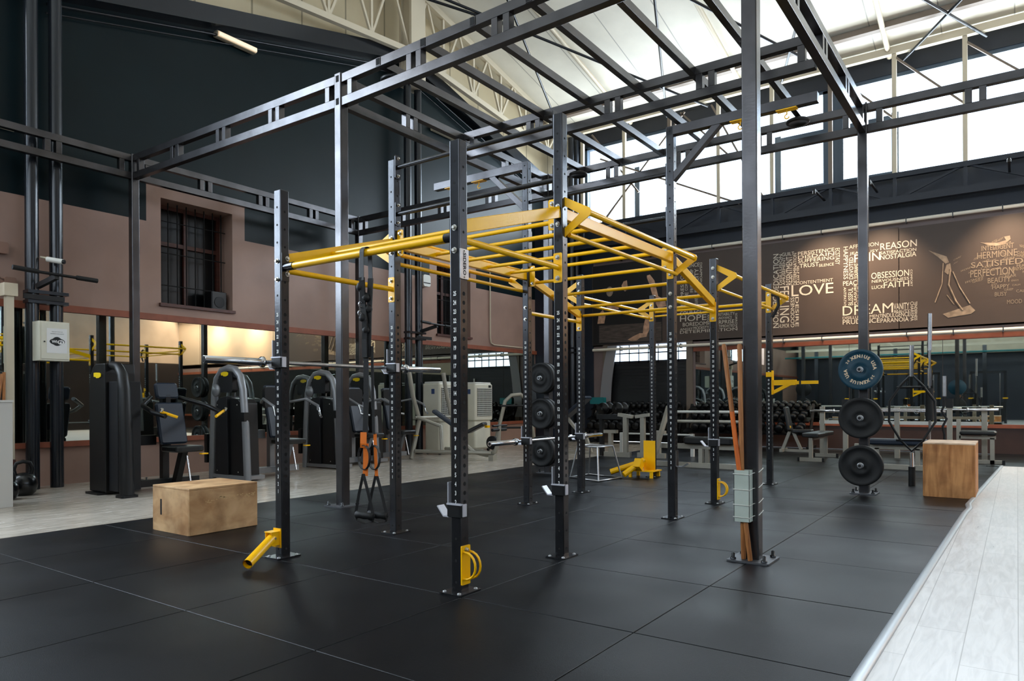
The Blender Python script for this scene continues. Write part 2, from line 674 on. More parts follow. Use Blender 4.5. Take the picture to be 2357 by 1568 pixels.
def glass_mat(name, tint=(0.9, 0.95, 1.0)):
    m = bpy.data.materials.new(name)
    m.use_nodes = True
    nt = m.node_tree
    N, L = nt.nodes, nt.links
    out = N['Material Output']
    N.remove(N['Principled BSDF'])
    t = N.new('ShaderNodeBsdfTransparent'); t.inputs[0].default_value = (*tint, 1)
    g = N.new('ShaderNodeBsdfGlossy'); g.inputs['Roughness'].default_value = 0.03
    mx = N.new('ShaderNodeMixShader'); mx.inputs[0].default_value = 0.06
    L.new(t.outputs[0], mx.inputs[1]); L.new(g.outputs[0], mx.inputs[2]); L.new(mx.outputs[0], out.inputs[0])
    return m


M['glass'] = glass_mat('window_glass')

# ================================================================== THE SETTING
XE, XW, YN, YS = 16.4, -9.0, 10.1, -9.0      # far wall, wall behind, left wall, right wall
RIDGE = 10.2


def roof_z(x):
    return 9.45 - 0.21 * abs(x - RIDGE) if x > 3.9 else 9.45 - 0.21 * abs(x + 2.4)


# floors
fb = MB().box((XW - .3, YS - .3, -0.12), (XE + .3, YN + .5, -0.02))
struct('floor_base', fb, M['rubber'])
tiles = MB()
xs = [1.965 + 0.9835 * k for k in range(-7, 15)]
ys = [0.40, 1.43, 2.44, 3.45, 4.45, 5.45, 6.48]
g = 0.0026
for i in range(len(xs) - 1):
    for j in range(len(ys) - 1):
        x0, x1 = xs[i] + g, min(xs[i + 1] - g, XE)
        y0, y1 = ys[j] + g, ys[j + 1] - g
        if j == 0:
            y0 = 0.12
        h = 0.0 - random.uniform(0, 0.0012)
        e = 0.002
        tiles.add([(x0, y0, -0.02), (x1, y0, -0.02), (x1, y1, -0.02), (x0, y1, -0.02),
                   (x0, y0, h - e), (x1, y0, h - e), (x1, y1, h - e), (x0, y1, h - e),
                   (x0 + e, y0 + e, h), (x1 - e, y0 + e, h), (x1 - e, y1 - e, h), (x0 + e, y1 - e, h)],
                  [(0, 1, 5, 4), (1, 2, 6, 5), (2, 3, 7, 6), (3, 0, 4, 7), (4, 5, 9, 8), (5, 6, 10, 9), (6, 7, 11, 10), (7, 4, 8, 11), (8, 9, 10, 11)])
struct('floor_rubber', tiles, M['floor_rubber'])
struct('floor_wood', MB().box((XW, 6.482, -0.02), (XE, YN, 0.0)), M['floor_wood'])
edge = [(-9, 0.52), (2.0, 0.50), (2.93, 0.49), (5.5, 0.44), (7.7, 0.395), (8.05, 0.375), (8.35, 0.40), (10.0, 0.335), (11.6, 0.27), (13.3, 0.20)]
wf = MB()
n = len(edge)
vs = [(x, y - 0.01, 0.012) for x, y in edge] + [(x, YS, 0.012) for x, y in edge] + [(x, y - 0.01, -0.02) for x, y in edge]
wf.add(vs, [(i, i + 1, n + i + 1, n + i) for i in range(n - 1)] + [(i, i + 1, 2 * n + i + 1, 2 * n + i) for i in range(n - 1)])
struct('floor_walkway', wf, M['floor_white'])
struct('floor_mat_strip', MB().box((13.3, YS, -0.02), (XE, 0.40, 0.006)), M['floor_rubber'])
et = MB()
prof = []
ring = [(-0.026, 0.0), (-0.024, 0.012), (-0.012, 0.022), (0.004, 0.025), (0.02, 0.02), (0.03, 0.008), (0.032, -0.015)]
vs = []
for (x, y) in edge:
    for (a, b) in ring:
        vs.append((x, y - a, b))
m = len(ring)
et.add(vs, [(i * m + j, (i + 1) * m + j, (i + 1) * m + j + 1, i * m + j + 1) for i in range(n - 1) for j in range(m - 1)], True)
struct('trim_1', et, M['grey_trim'])

# left wall with two barred niches
NICHES = [(5.41, 6.56, 2.50, 4.03), (11.41, 12.55, 2.50, 4.03)]
wl = MB()
TH = 0.45
def gable(x):
    return 7.85 - 0.252 * abs(x - 10.3) if x > 3.9 else (6.24 if x > 2.5 else 7.9)
cuts = [XW, -2.7, 2.3, 3.9, 5.41, 6.56, 10.3, 11.41, 12.55, XE]
for a, b in zip(cuts[:-1], cuts[1:]):
    nich = [q for q in NICHES if abs(q[0] - a) < 1e-6 and abs(q[1] - b) < 1e-6]
    za, zb = gable(a + 1e-6 if a > 3.8 else a), gable(b)
    if a == -2.7:
        nich = [(a, b, 2.75, 7.6)]
    if nich:
        z0, z1 = nich[0][2], nich[0][3]
        wl.box((a, YN, 0), (b, YN + TH, z0))
        wl.add([(a, YN, z1), (b, YN, z1), (b, YN, zb), (a, YN, za), (a, YN + TH, z1), (b, YN + TH, z1), (b, YN + TH, zb), (a, YN + TH, za)],
               [(0, 1, 2, 3), (4, 7, 6, 5), (0, 4, 5, 1), (3, 2, 6, 7)])
    else:
        wl.add([(a, YN, 0), (b, YN, 0), (b, YN, zb), (a, YN, za), (a, YN + TH, 0), (b, YN + TH, 0), (b, YN + TH, zb), (a, YN + TH, za)],
               [(0, 1, 2, 3), (4, 7, 6, 5), (3, 2, 6, 7), (0, 3, 7, 4), (1, 5, 6, 2)])
struct('wall_left', wl, M['wall_left'])
# dark coping along the painted gable and the cream cladding above it
cp = MB()
pts = [(2.6, 6.24), (3.9, 6.24), (10.3, 7.85), (XE, 6.32)]
for a, b in zip(pts[:-1], pts[1:]):
    cp.bar((a[0], 10.02, a[1] + 0.12), (b[0], 10.02, b[1] + 0.12), 0.34, 0.26)
struct('trim_2', cp, M['dark_pipe'])
cb = MB()
for a, b in zip(pts[1:-1], pts[2:]):
    cb.tube([(a[0], 10.0, a[1] - 0.12), (b[0], 10.0, b[1] - 0.12)], 0.02, 8)
    cb.tube([(a[0], 10.04, a[1] - 0.22), (b[0], 10.04, b[1] - 0.22)], 0.012, 8)
struct('trim_3', cb, M['dark_pipe'])
gc = MB()
for a, b in ((XW, -2.4), (-2.4, 2.5), (2.5, 3.9), (3.9, 10.2), (10.2, XE)):
    za, zb = roof_z(a + 1e-6), roof_z(b)
    zl = 7.85 if b <= 2.5 else 6.2
    gc.add([(a, 10.22, zl), (b, 10.22, zl), (b, 10.22, zb + .3), (a, 10.22, za + .3)], [(0, 1, 2, 3)])
struct('wall_left_gable', gc, M['cladding'])
for k, (x0, x1, z0, z1) in enumerate(NICHES):
    w = MB()
    yb = YN + 0.40
    w.box((x0, yb, z0), (x1, yb + 0.03, z1))
    wn = struct('window_%d' % (k + 1), w, M['dark_glass'])
    f = MB()
    for x in (x0 + 0.03, (x0 + x1) / 2, x1 - 0.03):
        f.box((x - 0.03, yb - 0.05, z0), (x + 0.03, yb, z1))
    for z in (z0 + 0.03, z1 - 0.03, z0 + 0.95):
        f.box((x0, yb - 0.045, z - 0.03), (x1, yb - 0.005, z + 0.03))
    f.build('window_frame', M['dark_wood'], wn)
    b = MB()
    for i in range(8):
        x = x0 + (x1 - x0) * (i + 0.5) / 8
        b.tube([(x, YN + 0.2, z0), (x, YN + 0.2, z1)], 0.009, 8)
    for z in (z0 + 0.3, z0 + 0.78, z0 + 1.25):
        b.tube([(x0, YN + 0.2, z), (x1, YN + 0.2, z)], 0.008, 8)
    b.build('window_bars', M['dark_hole'], wn)
    MB().box((x0 - 0.03, YN - 0.04, z0 - 0.045), (x1 + 0.03, YN + 0.1, z0)).build('window_sill', M['dark_wood'], wn)

fw = MB()
for i in range(6):
    x = -2.7 + i
    fw.box((x - 0.03, YN + 0.25, 2.75), (x + 0.03, YN + 0.32, 7.6))
for z in (2.79, 4.4, 6.0, 7.56):
    fw.box((-2.7, YN + 0.25, z - 0.04), (2.3, YN + 0.32, z + 0.04))
w7 = struct('window_7', fw, M['dark_pipe'])
MB().box((-2.7, YN + 0.28, 2.75), (2.3, YN + 0.285, 7.6)).build('window_pane', M['glass'], w7)

# far wall: dado, upper wall, clerestory opening, shutter door
wr = MB()
DY0, DY1 = 6.50, 8.62       # roller shutter opening
wr.box((XE, YS, 0), (XE + 0.3, DY0, 2.62))
wr.box((XE, DY1, 0), (XE + 0.3, YN, 2.62))
wr.box((XE, -1.8, 2.46), (XE + 0.3, YN, 4.70))
wrb = MB().box((XE, YS, 2.46), (XE + 0.3, -1.8, 5.60))
struct('wall_right_end', wrb, mat('warm_beige_wall', 'bfa58c', 0.5, var=0.05, scale=1))
struct('wall_right', wr, mat('mauve_wall', '7b6a66', 0.5, var=0.08, scale=2))
dk = MB()
dk.box((XE, -1.8, 4.70), (XE + 0.3, YN, 5.60))
dk.box((XE, YS, 7.74), (XE + 0.3, YN, 8.30))
dk.box((XE, 9.3, 5.60), (XE + 0.3, YN, 7.8))
dk.box((XE, 9.05, 0.0), (XE - 0.02, YN, 4.7))
struct('wall_right_band', dk, M['wall_dark'])
pan = MB().box((XE - 0.03, YS, 0), (XE, DY0 - 0.15, 0.50))
struct('wall_right_dado', pan, M['brown_panel'])
fr = MB()
fr.box((XE + 0.02, YS, 5.56), (XE + 0.14, 9.3, 5.68))
fr.box((XE + 0.02, YS, 7.66), (XE + 0.14, 9.3, 7.76))
for y, w_ in ((9.27, 0.08), (7.8, 0.13), (4.35, 0.13), (3.2, 0.40), (2.02, 0.13), (-1.4, 0.13), (-2.6, 0.4), (-3.8, 0.13), (-6.5, .13)):
    fr.box((XE + 0.02, y - w_ / 2, 5.6), (XE + 0.14, y + w_ / 2, 7.72 if w_ > 0.2 or y in (9.27,) else 6.95))
for y0, y1 in ((2.02, 3.2), (3.2, 4.35)):
    fr.box((XE + 0.0, y0, 5.64), (XE + 0.12, y1, 5.74))
    fr.box((XE + 0.0, y0, 6.78), (XE + 0.12, y1, 6.9))
w3 = struct('window_3', fr, mat('blue_grey_window_frame', '3a4a5a', 0.5))
MB().box((XE + 0.16, YS, 5.6), (XE + 0.165, 9.3, 7.75)).build('window_pane', M['glass'], w3)
# shutter door with a daylight strip above
dr = MB()
for i in range(24):
    z = i * 2.02 / 24
    dr.box((XE + 0.14, DY0, z), (XE + 0.17, DY1, z + 0.078))
dr.box((XE + 0.16, DY0, 0), (XE + 0.19, DY1, 2.04))
d1 = struct('door_1', dr, mat('shutter_black', '0c0d11', 0.45))
MB().box((XE + 0.10, 7.0, 1.55), (XE + 0.13, 7.05, 1.72)).build('door_handle', M['white_plastic'], d1)
fr = MB()
fr.box((XE - 0.04, DY0 - 0.16, 0), (XE + 0.05, DY0, 2.5))
fr.box((XE - 0.04, DY1, 0), (XE + 0.05, DY1 + 0.14, 2.5))
fr.build('door_frame', M['bronze'], d1)
w4 = MB().box((XE + 0.12, DY0, 2.00), (XE + 0.16, DY1, 2.06))
w4.box((XE + 0.12, DY0, 2.24), (XE + 0.14, DY1, 2.27))
for i in range(9):
    y = DY0 + (DY1 - DY0) * i / 8
    w4.box((XE + 0.12, y - 0.01, 2.0), (XE + 0.14, y + 0.01, 2.46))
w4o = struct('window_4', w4, M['dark_pipe'])
MB().box((XE + 0.15, DY0, 2.06), (XE + 0.155, DY1, 2.46)).build('window_pane', M['glass'], w4o)
# curved plaster reveal beside the shutter
rv = MB()
f_ = lambda t: 8.62 + 0.24 * (1 - t ** 2.2)
up_ = [(f_(i / 12), 0.6 + 1.86 * i / 12) for i in range(13)]
dn_ = [(8.36 + 0.20 * (1 - (i / 12) ** 2.2), 0.6 + 1.86 * i / 12) for i in range(12, -1, -1)]
rv.prism(up_ + dn_, 0, XE - 0.045, XE - 0.005)
struct('trim_4', rv, mat('pale_plaster', '8f8d90', 0.6))

# trims under and over the mirrors
t = MB()
t.box((2.6, YN - 0.05, 0.49), (15.2, YN, 0.56))
t.box((XW, YN - 0.05, 2.24), (15.2, YN, 2.33))
t.box((XE - 0.05, YS, 0.49), (XE, 6.32, 0.56))
t.box((XE - 0.05, YS, 2.22), (XE, 6.32, 2.31))
struct('trim_5', t, M['orange_trim'])

# wall behind the camera, with its own clerestory, and the south wall
ww = MB()
ww.box((XW - 0.3, YS, 0), (XW, YN, 5.0))
ww.box((XW - 0.3, YS, 7.8), (XW, YN, 8.6))
struct('wall_back', ww, M['wall_dark'])
fw = MB()
for i in range(10):
    y = YS + (YN - YS) * i / 9
    fw.box((XW - 0.2, y - 0.06, 5.0), (XW - 0.1, y + 0.06, 7.8))
w5 = struct('window_5', fw, M['dark_pipe'])
MB().box((XW - 0.14, YS, 5.0), (XW - 0.135, YN, 7.8)).build('window_pane', M['glass'], w5)
ws = MB()
ws.box((XW, YS - 0.3, 0), (XE, YS, 2.9))
ws.box((XW, YS - 0.3, 5.4), (XE, YS, 9.8))
ws.box((XW, YS - 0.3, 2.9), (1.5, YS, 5.4))
ws.box((10.5, YS - 0.3, 2.9), (XE, YS, 5.4))
struct('wall_south', ws, M['wall_beige'])
fw = MB()
for i in range(7):
    x = 1.5 + 9 * i / 6
    fw.box((x - 0.05, YS - 0.2, 2.9), (x + 0.05, YS - 0.1, 5.4))
w6 = struct('window_6', fw, M['dark_pipe'])
MB().box((1.5, YS - 0.16, 2.9), (10.5, YS - 0.155, 5.4)).build('window_pane', M['glass'], w6)

# ceiling
cl = MB()
for a, b in ((XW, -2.4), (-2.4, 3.9), (3.9, 10.2), (10.2, XE + 0.3)):
    za, zb = roof_z(a + 1e-6), roof_z(b)
    cl.add([(a, YS - .3, za), (b, YS - .3, zb), (b, YN + .2, zb), (a, YN + .2, za)], [(0, 1, 2, 3)])
    cl.add([(a, YS - .3, za + .15), (b, YS - .3, zb + .15), (b, YN + .2, zb + .15), (a, YN + .2, za + .15)], [(0, 3, 2, 1)])
struct('ceiling', cl, M['ceiling'])

# purlins, eaves chord, rafters
t = thing('roof_purlin', 'long brown steel beam running under the pale roof panels beside the clerestory', 'roof beam', (15.4, 0, roof_z(15.4)))
MB().box((15.33, YS, roof_z(15.4) - 0.13), (15.47, YN, roof_z(15.4) - 0.02)).build('beam', M['bronze'], t)
for k, y in enumerate((2.1, 5.0, 7.9, -0.8, -3.7)):
    rf = MB().tube([(10.3, y, roof_z(10.3) - 0.12), (16.3, y, roof_z(16.3) - 0.12)], 0.05, 10)
    o = rf.build('roof_rafter', M['cream_metal'])
    tag(o, ['cream round rafter at the right end of the ceiling, nearest the camera side', 'cream round rafter crossing the ceiling above the tall gantry post',
            'cream round rafter crossing the ceiling above the left half of the clerestory', 'cream round rafter over the white walkway', 'cream round rafter beyond the white walkway'][k],
        'rafter', 'round rafters under the roof panels')
# thin tie rods under the roof
rods = [((10.0, 4.66), (16.2, 6.9)), ((10.3, 9.55), (16.2, 5.88)), ((10.9, 8.0), (16.2, 9.8)), ((12.6, 2.6), (16.2, 0.45)),
        ((13.4, -0.5), (16.3, 1.85)), ((12.4, 5.27), (16.0, 3.24)), ((12.9, 2.8), (16.0, 4.15)), ((10.0, 9.9), (12.0, 8.5))]
t = thing('roof_bracing', 'thin dark tie rods crossing in the plane of the roof under the pale panels', 'bracing', (10.2, 5, 9))
for (a, b) in rods:
    MB().tube([(a[0], a[1], roof_z(a[0]) - 0.25), (b[0], b[1], roof_z(b[0]) - 0.25)], 0.028, 8).build('tie_rod', M['dark_pipe'], t)


def truss(name, label, side, y=9.72):
    t = thing(name, label, 'roof truss', (RIDGE, y, 7.9))
    sx = 1 if side > 0 else -1
    top = lambda d: 9.28 - 0.21 * d
    bot = lambda d: 7.95 - 0.105 * d
    D = 6.05
    MB().bar((RIDGE, y, top(0)), (RIDGE + sx * D, y, top(D)), 0.10, 0.13).build('top_chord', M['cream_metal'], t)
    MB().bar((RIDGE, y, bot(0)), (RIDGE + sx * D, y, bot(D)), 0.10, 0.11).build('bottom_chord', M['cream_metal'], t)
    nb = 6
    for i in range(nb):
        d0, d1 = D * i / nb, D * (i + 1) / nb
        dm = (d0 + d1) / 2
        MB().bar((RIDGE + sx * d0, y, bot(d0)), (RIDGE + sx * dm, y, top(dm)), 0.045, 0.045).build('web', M['cream_metal'], t)
        MB().bar((RIDGE + sx * dm, y, top(dm)), (RIDGE + sx * d1, y, bot(d1)), 0.045, 0.045).build('web', M['cream_metal'], t)
        MB().bar((RIDGE + sx * d1, y, top(d1)), (RIDGE + sx * d1, y, bot(d1)), 0.05, 0.05).build('web', M['cream_metal'], t)
    return t


truss('roof_truss', 'cream lattice roof truss sloping from the ridge post down to the clerestory', 1)
truss('roof_truss', 'cream lattice roof truss on the camera side of the ridge post', -1)
t = thing('ridge_post', 'cream steel post rising above the dark gable to the roof ridge', 'post', (10.35, 9.8, 7.5))
MB().box((10.22, 9.68, 7.3), (10.50, 9.9, 9.35)).build('post', M['cream_metal'], t)
MB().box((10.16, 9.62, 7.3), (10.56, 9.68, 9.35)).box((10.16, 9.9, 7.3), (10.56, 9.96, 9.35)).build('flange', M['cream_metal'], t)

# lattice girder in front of the clerestory: dark lower half, cream upper half
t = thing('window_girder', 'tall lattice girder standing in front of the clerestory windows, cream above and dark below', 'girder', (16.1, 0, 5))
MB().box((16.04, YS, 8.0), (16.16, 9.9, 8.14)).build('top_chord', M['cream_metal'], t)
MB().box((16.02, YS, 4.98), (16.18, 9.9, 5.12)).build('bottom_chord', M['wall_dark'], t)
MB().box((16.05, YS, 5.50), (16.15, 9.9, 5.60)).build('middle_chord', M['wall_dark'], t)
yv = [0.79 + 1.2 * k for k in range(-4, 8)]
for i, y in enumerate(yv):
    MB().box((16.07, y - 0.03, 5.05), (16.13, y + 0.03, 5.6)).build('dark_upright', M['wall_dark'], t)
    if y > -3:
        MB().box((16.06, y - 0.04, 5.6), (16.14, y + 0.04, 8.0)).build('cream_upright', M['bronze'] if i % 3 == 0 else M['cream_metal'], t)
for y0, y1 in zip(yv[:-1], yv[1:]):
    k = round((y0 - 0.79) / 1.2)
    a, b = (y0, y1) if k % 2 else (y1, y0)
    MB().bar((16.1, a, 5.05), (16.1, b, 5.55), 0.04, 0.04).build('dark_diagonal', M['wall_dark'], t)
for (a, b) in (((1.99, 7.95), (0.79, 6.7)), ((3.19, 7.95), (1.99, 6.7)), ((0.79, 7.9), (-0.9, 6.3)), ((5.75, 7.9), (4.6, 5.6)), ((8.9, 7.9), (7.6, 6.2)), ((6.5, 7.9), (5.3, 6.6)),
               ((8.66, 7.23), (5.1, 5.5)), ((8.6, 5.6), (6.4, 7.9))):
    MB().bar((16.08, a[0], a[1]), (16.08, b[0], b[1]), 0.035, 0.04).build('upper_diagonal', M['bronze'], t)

# dark pilasters at the corner and pipe columns
pl = MB()
pl.box((15.2, 9.75, 0), (15.75, 10.1, 5.6))
struct('wall_left_pilaster', pl, M['wall_dark'])


def pipe_pair(x0, x1, y, top, label):
    t = thing('pipe_column', label, 'column', ((x0 + x1) / 2, y, 0), group='pairs of dark pipe columns')
    for x in (x0, x1):
        p = MB().tube([(x, y, 0), (x, y, top)], 0.075, 20)
        q = p.build('pipe', M['dark_pipe'], t)
    MB().box((x0 - 0.08, y - 0.11, 2.40), (x1 + 0.1, y + 0.05, 2.44)).box((x0 - 0.08, y - 0.11, 2.28), (x1 + 0.1, y + 0.05, 2.32)).build('clamp', M['dark_pipe'], t)
    return t


pipe_pair(3.66, 3.93, 9.84, 8.0, 'pair of dark round pipe columns behind the white cabinet at the left')
pipe_pair(10.22, 10.52, 9.80, 7.35, 'pair of dark round pipe columns beneath the cream ridge post')
pipe_pair(15.95, 16.2, 9.45, 7.9, 'pair of dark round pipe columns in the far corner by the clerestory')

# mirrors
wm = thing('wall_mirror', 'long mirror band along the left wall behind the weight machines', 'mirror', (8, YN, 0.56))
xs_ = [-6, -4.6, -3.2, -1.8, -0.4, 1.0, 2.2, 3.4, 4.75, 6.0, 7.3, 8.6, 9.85, 11.2, 12.5, 13.8, 15.15]
for a, b in zip(xs_[:-1], xs_[1:]):
    MB().box((a + 0.003, YN - 0.012, 0.56), (b - 0.003, YN - 0.002, 2.24)).build('mirror_panel', M['mirror'], wm)
wm = thing('wall_mirror', 'long mirror band on the far wall under the banner', 'mirror', (XE, 0, 0.56))
ys_ = [6.28, 4.6, 2.9, 1.2, -0.45, -2.2, -3.9, -5.6, -7.3, -8.9]
for a, b in zip(ys_[:-1], ys_[1:]):
    MB().box((XE - 0.012, b + 0.004, 0.56), (XE - 0.002, a - 0.004, 2.22)).build('mirror_panel', M['mirror'], wm)

# banner on the far wall
bn = thing('banner', 'wide brown printed banner of emotion words and photographs above the far mirror', 'banner', (16.34, 3, 2.49))
bm_ = mat('banner_vinyl', '4a3c34', 0.55, var=0.10, scale=1.2)
MB().box((16.335, 1.96, 2.49), (16.36, 9.05, 4.56)).box((16.335, -1.75, 2.49), (16.36, 1.945, 4.53)).build('banner_sheet', bm_, bn)
MB().box((16.33, 7.1, 2.5), (16.334, 9.03, 4.55)).build('banner_photo', mat('banner_photo_black', '100d0d', 0.6, var=0.3, scale=2), bn)
WORDS = [('REASON', 2.29, 4.13, 0.66, 0.14, 0), ('SATISFACTION', 2.29, 4.04, 0.65, 0.06, 0), ('NOSTALGIA', 2.29, 3.93, 0.65, 0.1, 0), ('PAIN', 2.78, 3.93, 0.49, 0.17, 0), ('JEALOUSY', 2.87, 4.09, 0.55, 0.07, 0), ('AFFECTION', 2.88, 4.23, 0.56, 0.08, 0), ('OBSESSION', 2.46, 3.55, 0.69, 0.13, 0), ('NERVOUSNESS', 2.45, 3.47, 0.68, 0.06, 0), ('FAITH', 2.23, 3.34, 0.46, 0.12, 0), ('LUCK', 2.45, 3.34, 0.22, 0.07, 0), ('PEACE', 3.0, 3.46, 0.33, 0.1, 0), ('DREAM', 3.01, 2.83, 0.95, 0.2, 0), ('VANITY', 2.05, 2.88, 0.28, 0.13, 0), ('BEAUTY', 2.04, 2.82, 0.28, 0.05, 0), ('DISILLUSIONMENT', 3.01, 2.75, 0.75, 0.06, 0), ('INDULGENCE', 2.26, 2.73, 0.5, 0.09, 0), ('PRUDENCE', 3.01, 2.64, 0.71, 0.1, 0), ('PARANOIA', 2.29, 2.63, 0.51, 0.09, 0), ('PERSISTENCE', 3.91, 4.22, 0.74, 0.08, 0), ('DISDAIN', 3.91, 4.14, 0.74, 0.07, 0), ('SUFFERING', 3.91, 4.05, 0.74, 0.08, 0), ('TRUST', 3.88, 3.94, 0.4, 0.09, 0), ('SILENCE', 3.48, 3.92, 0.3, 0.06, 0), ('GUILT', 4.25, 4.24, 0.26, 0.08, 0), ('CONTENTMENT', 3.95, 3.58, 0.75, 0.07, 0), ('OVE', 3.89, 3.33, 0.7, 0.23, 0), ('L', 4.05, 3.33, 0.15, 0.25, 0), ('HUMOR', 4.33, 2.65, 0.23, 0.09, 0), ('INTELLIGENT', 0.55, 3.89, 0.51, 0.1, 0), ('HERMIONE', 0.62, 3.74, 0.63, 0.13, 0), ('SATISFIED', 0.72, 3.58, 0.82, 0.11, 0), ('PERFECTION', 0.73, 3.4, 0.69, 0.14, 0), ('BEAUTY', 0.45, 3.26, 0.36, 0.1, 0), ('HAPPY', 0.38, 3.14, 0.27, 0.08, 0), ('BUSY', 0.34, 3.0, 0.19, 0.08, 0), ('MOOD', 0.15, 2.84, 0.23, 0.08, 0), ('HAPPYNESS', 2.99, 3.6, 0.09, 0.69, -1), ('DEVOTED', 2.88, 3.59, 0.08, 0.46, 1), ('TOLERANT', 2.78, 3.59, 0.06, 0.32, 1), ('ANTIPATHY', 2.99, 3.02, 0.05, 0.41, -1), ('BLISSFUL', 2.9, 3.04, 0.09, 0.37, 1), ('PLEASURE', 2.79, 3.04, 0.05, 0.43, 1), ('SYMPATHY', 2.72, 3.03, 0.05, 0.87, 1), ('CHARISMA', 1.75, 2.63, 0.06, 0.39, -1), ('TENDERNESS', 1.68, 2.64, 0.05, 0.38, -1), ('COMFORT', 1.75, 3.33, 0.04, 0.34, -1), ('ECSTASY', 3.15, 3.93, 0.09, 0.35, -1), ('DEDICATION', 4.44, 3.43, 0.12, 0.88, 1), ('DECISION', 4.45, 2.66, 0.12, 0.71, -1), ('AMUSEMENT', 4.24, 3.6, 0.06, 0.62, 1), ('DISILLUSION', 4.31, 3.61, 0.06, 0.68, 1), ('RESENTMENT', 4.16, 3.59, 0.13, 0.63, 1), ('DETERMINATION', 4.01, 3.58, 0.07, 0.7, 1), ('SELF PITY', 3.93, 3.61, 0.04, 0.38, -1), ('FEELING', 4.3, 2.77, 0.2, 0.8, -1), ('GOODNESS', 4.07, 2.65, 0.08, 0.66, 1), ('DESIRE', 3.97, 2.66, 0.07, 0.65, -1), ('PATIENCE', 6.64, 4.24, 0.49, 0.09, 0), ('COURAGE', 6.64, 3.09, 0.55, 0.11, 0), ('HOPE', 6.64, 2.95, 0.66, 0.14, 0), ('BOREDOM', 6.57, 2.83, 0.6, 0.09, 0), ('MODESTY', 6.3, 2.74, 0.38, 0.07, 0), ('ANGST', 6.64, 2.74, 0.32, 0.05, 0), ('DETERMINATION', 6.64, 2.66, 1.39, 0.07, 0), ('IRRITABILITY', 5.76, 3.02, 0.45, 0.07, 0), ('ANNOYANCE', 5.76, 2.94, 0.38, 0.06, 0), ('SURPRISE', 5.84, 2.83, 0.52, 0.09, 0), ('INTIMIDATED', 5.76, 2.75, 0.45, 0.06, 0), ('DISAPPOINTMENT', 6.14, 3.49, 0.06, 0.83, -1), ('FELICITY', 6.27, 3.63, 0.1, 0.56, 1), ('FRIENDSHIP', 6.38, 3.64, 0.08, 0.55, 1), ('COMPASSION', 6.51, 3.69, 0.07, 0.5, 1), ('DEPRESSION', 6.62, 3.34, 0.08, 0.85, 1), ('PRIDE', 6.51, 3.27, 0.08, 0.38, 1), ('LAWFUL', 6.27, 3.31, 0.09, 0.28, 1), ('ANGER', 5.96, 2.83, 0.05, 0.25, -1), ('PASSION', 5.12, 2.66, 0.06, 0.67, 1), ('INDIFFERENCE', 5.1, 3.37, 0.05, 0.94, -1), ('SORROW', 5.3, 2.71, 0.05, 0.35, -1),
]
def spell(lst, mb, x=16.328):
    for (w, y, z, wd, h, r) in lst:
        if r == 0:
            put_text(mb, w, (x, y, z), (0, -1, 0), (0, 0, 1), wd, h, bold=0.004)
        elif r == 1:     # reads upwards, glyph tops point left (+Y)
            put_text(mb, w, (x, y - wd, z), (0, 0, 1), (0, 1, 0), h, wd, bold=0.004)
        else:            # reads downwards
            put_text(mb, w, (x, y, z + h), (0, 0, -1), (0, -1, 0), h, wd, bold=0.004)
tx = MB()
spell([w for w in WORDS if w[1] > 0.8], tx)
tx.build('banner_lettering', mat('banner_print_cream', 'd8cdbb', 0.6), bn, flat=True)
ty = MB()
spell([w for w in WORDS if w[1] <= 0.8], ty, 16.327)
rr = random.Random(3)
for i in range(70):      # fan of faint tiny words radiating under the eye
    a = rr.uniform(-1.35, 1.35)
    d = rr.uniform(0.25, 1.05)
    y = 0.12 - math.sin(a) * d
    z = 4.1 - math.cos(a) * d * 1.1
    if y < -0.9: continue
    put_text(ty, rr.choice(['JOY', 'CALM', 'TRUTH', 'FEAR', 'HOPE', 'CARE', 'WONDER', 'GRIEF', 'ENVY']), (16.331, y, z), (0, -math.cos(a * .35), math.sin(a * .35) * -1), (0, -math.sin(a * .35) * -1, math.cos(a * .35)), None, rr.uniform(0.03, 0.055), bold=0.004)
ty.build('banner_eye_lettering', mat('banner_print_sand', '8f7d69', 0.6), bn, flat=True)


def flat(poly, x, mb):
    return mb.prism([(p[0], p[1]) for p in poly], 0, x, x + 0.001)


skin = mat('print_skin', 'c79c80', 0.6, var=0.35, scale=7)
pale = mat('print_pale', '94806c', 0.6, var=0.35, scale=9)
black = mat('print_black', '0a0808', 0.6)
fl = mat('print_floor', '4f443e', 0.6, var=0.45, scale=4, stretch=(1, 1, 6))
g1 = MB(); flat([(8.85, 3.0), (7.12, 2.98), (7.12, 2.52), (8.85, 2.55)], 16.3285, g1); g1.build('print_ground', fl, bn)
g2 = MB()
flat([(7.52, 4.16), (7.42, 4.18), (7.3, 4.02), (7.2, 3.62), (7.02, 3.52), (6.99, 3.36), (7.2, 3.33), (7.33, 3.55), (7.42, 3.9)], 16.3275, g2)
flat([(8.2, 3.98), (8.14, 4.08), (8.05, 4.1), (8.02, 3.88), (8.1, 3.82), (8.17, 3.88)], 16.3262, g2)
flat([(7.53, 3.17), (7.42, 3.05), (7.42, 2.85), (7.50, 2.70), (7.62, 2.72), (7.6, 2.9)], 16.3275, g2)
flat([(8.04, 2.59), (7.9, 2.66), (7.7, 2.74), (7.49, 2.72), (7.52, 2.64), (7.7, 2.62), (7.78, 2.56), (7.95, 2.56)], 16.327, g2)
flat([(8.66, 3.55), (8.31, 3.57), (8.28, 3.38), (8.6, 3.38)], 16.3275, g2)
flat([(8.74, 3.41), (8.66, 3.25), (8.70, 3.05), (8.90, 3.05), (8.86, 3.3)], 16.3275, g2)
g2.build('print_figure_skin', skin, bn)
g3 = MB()
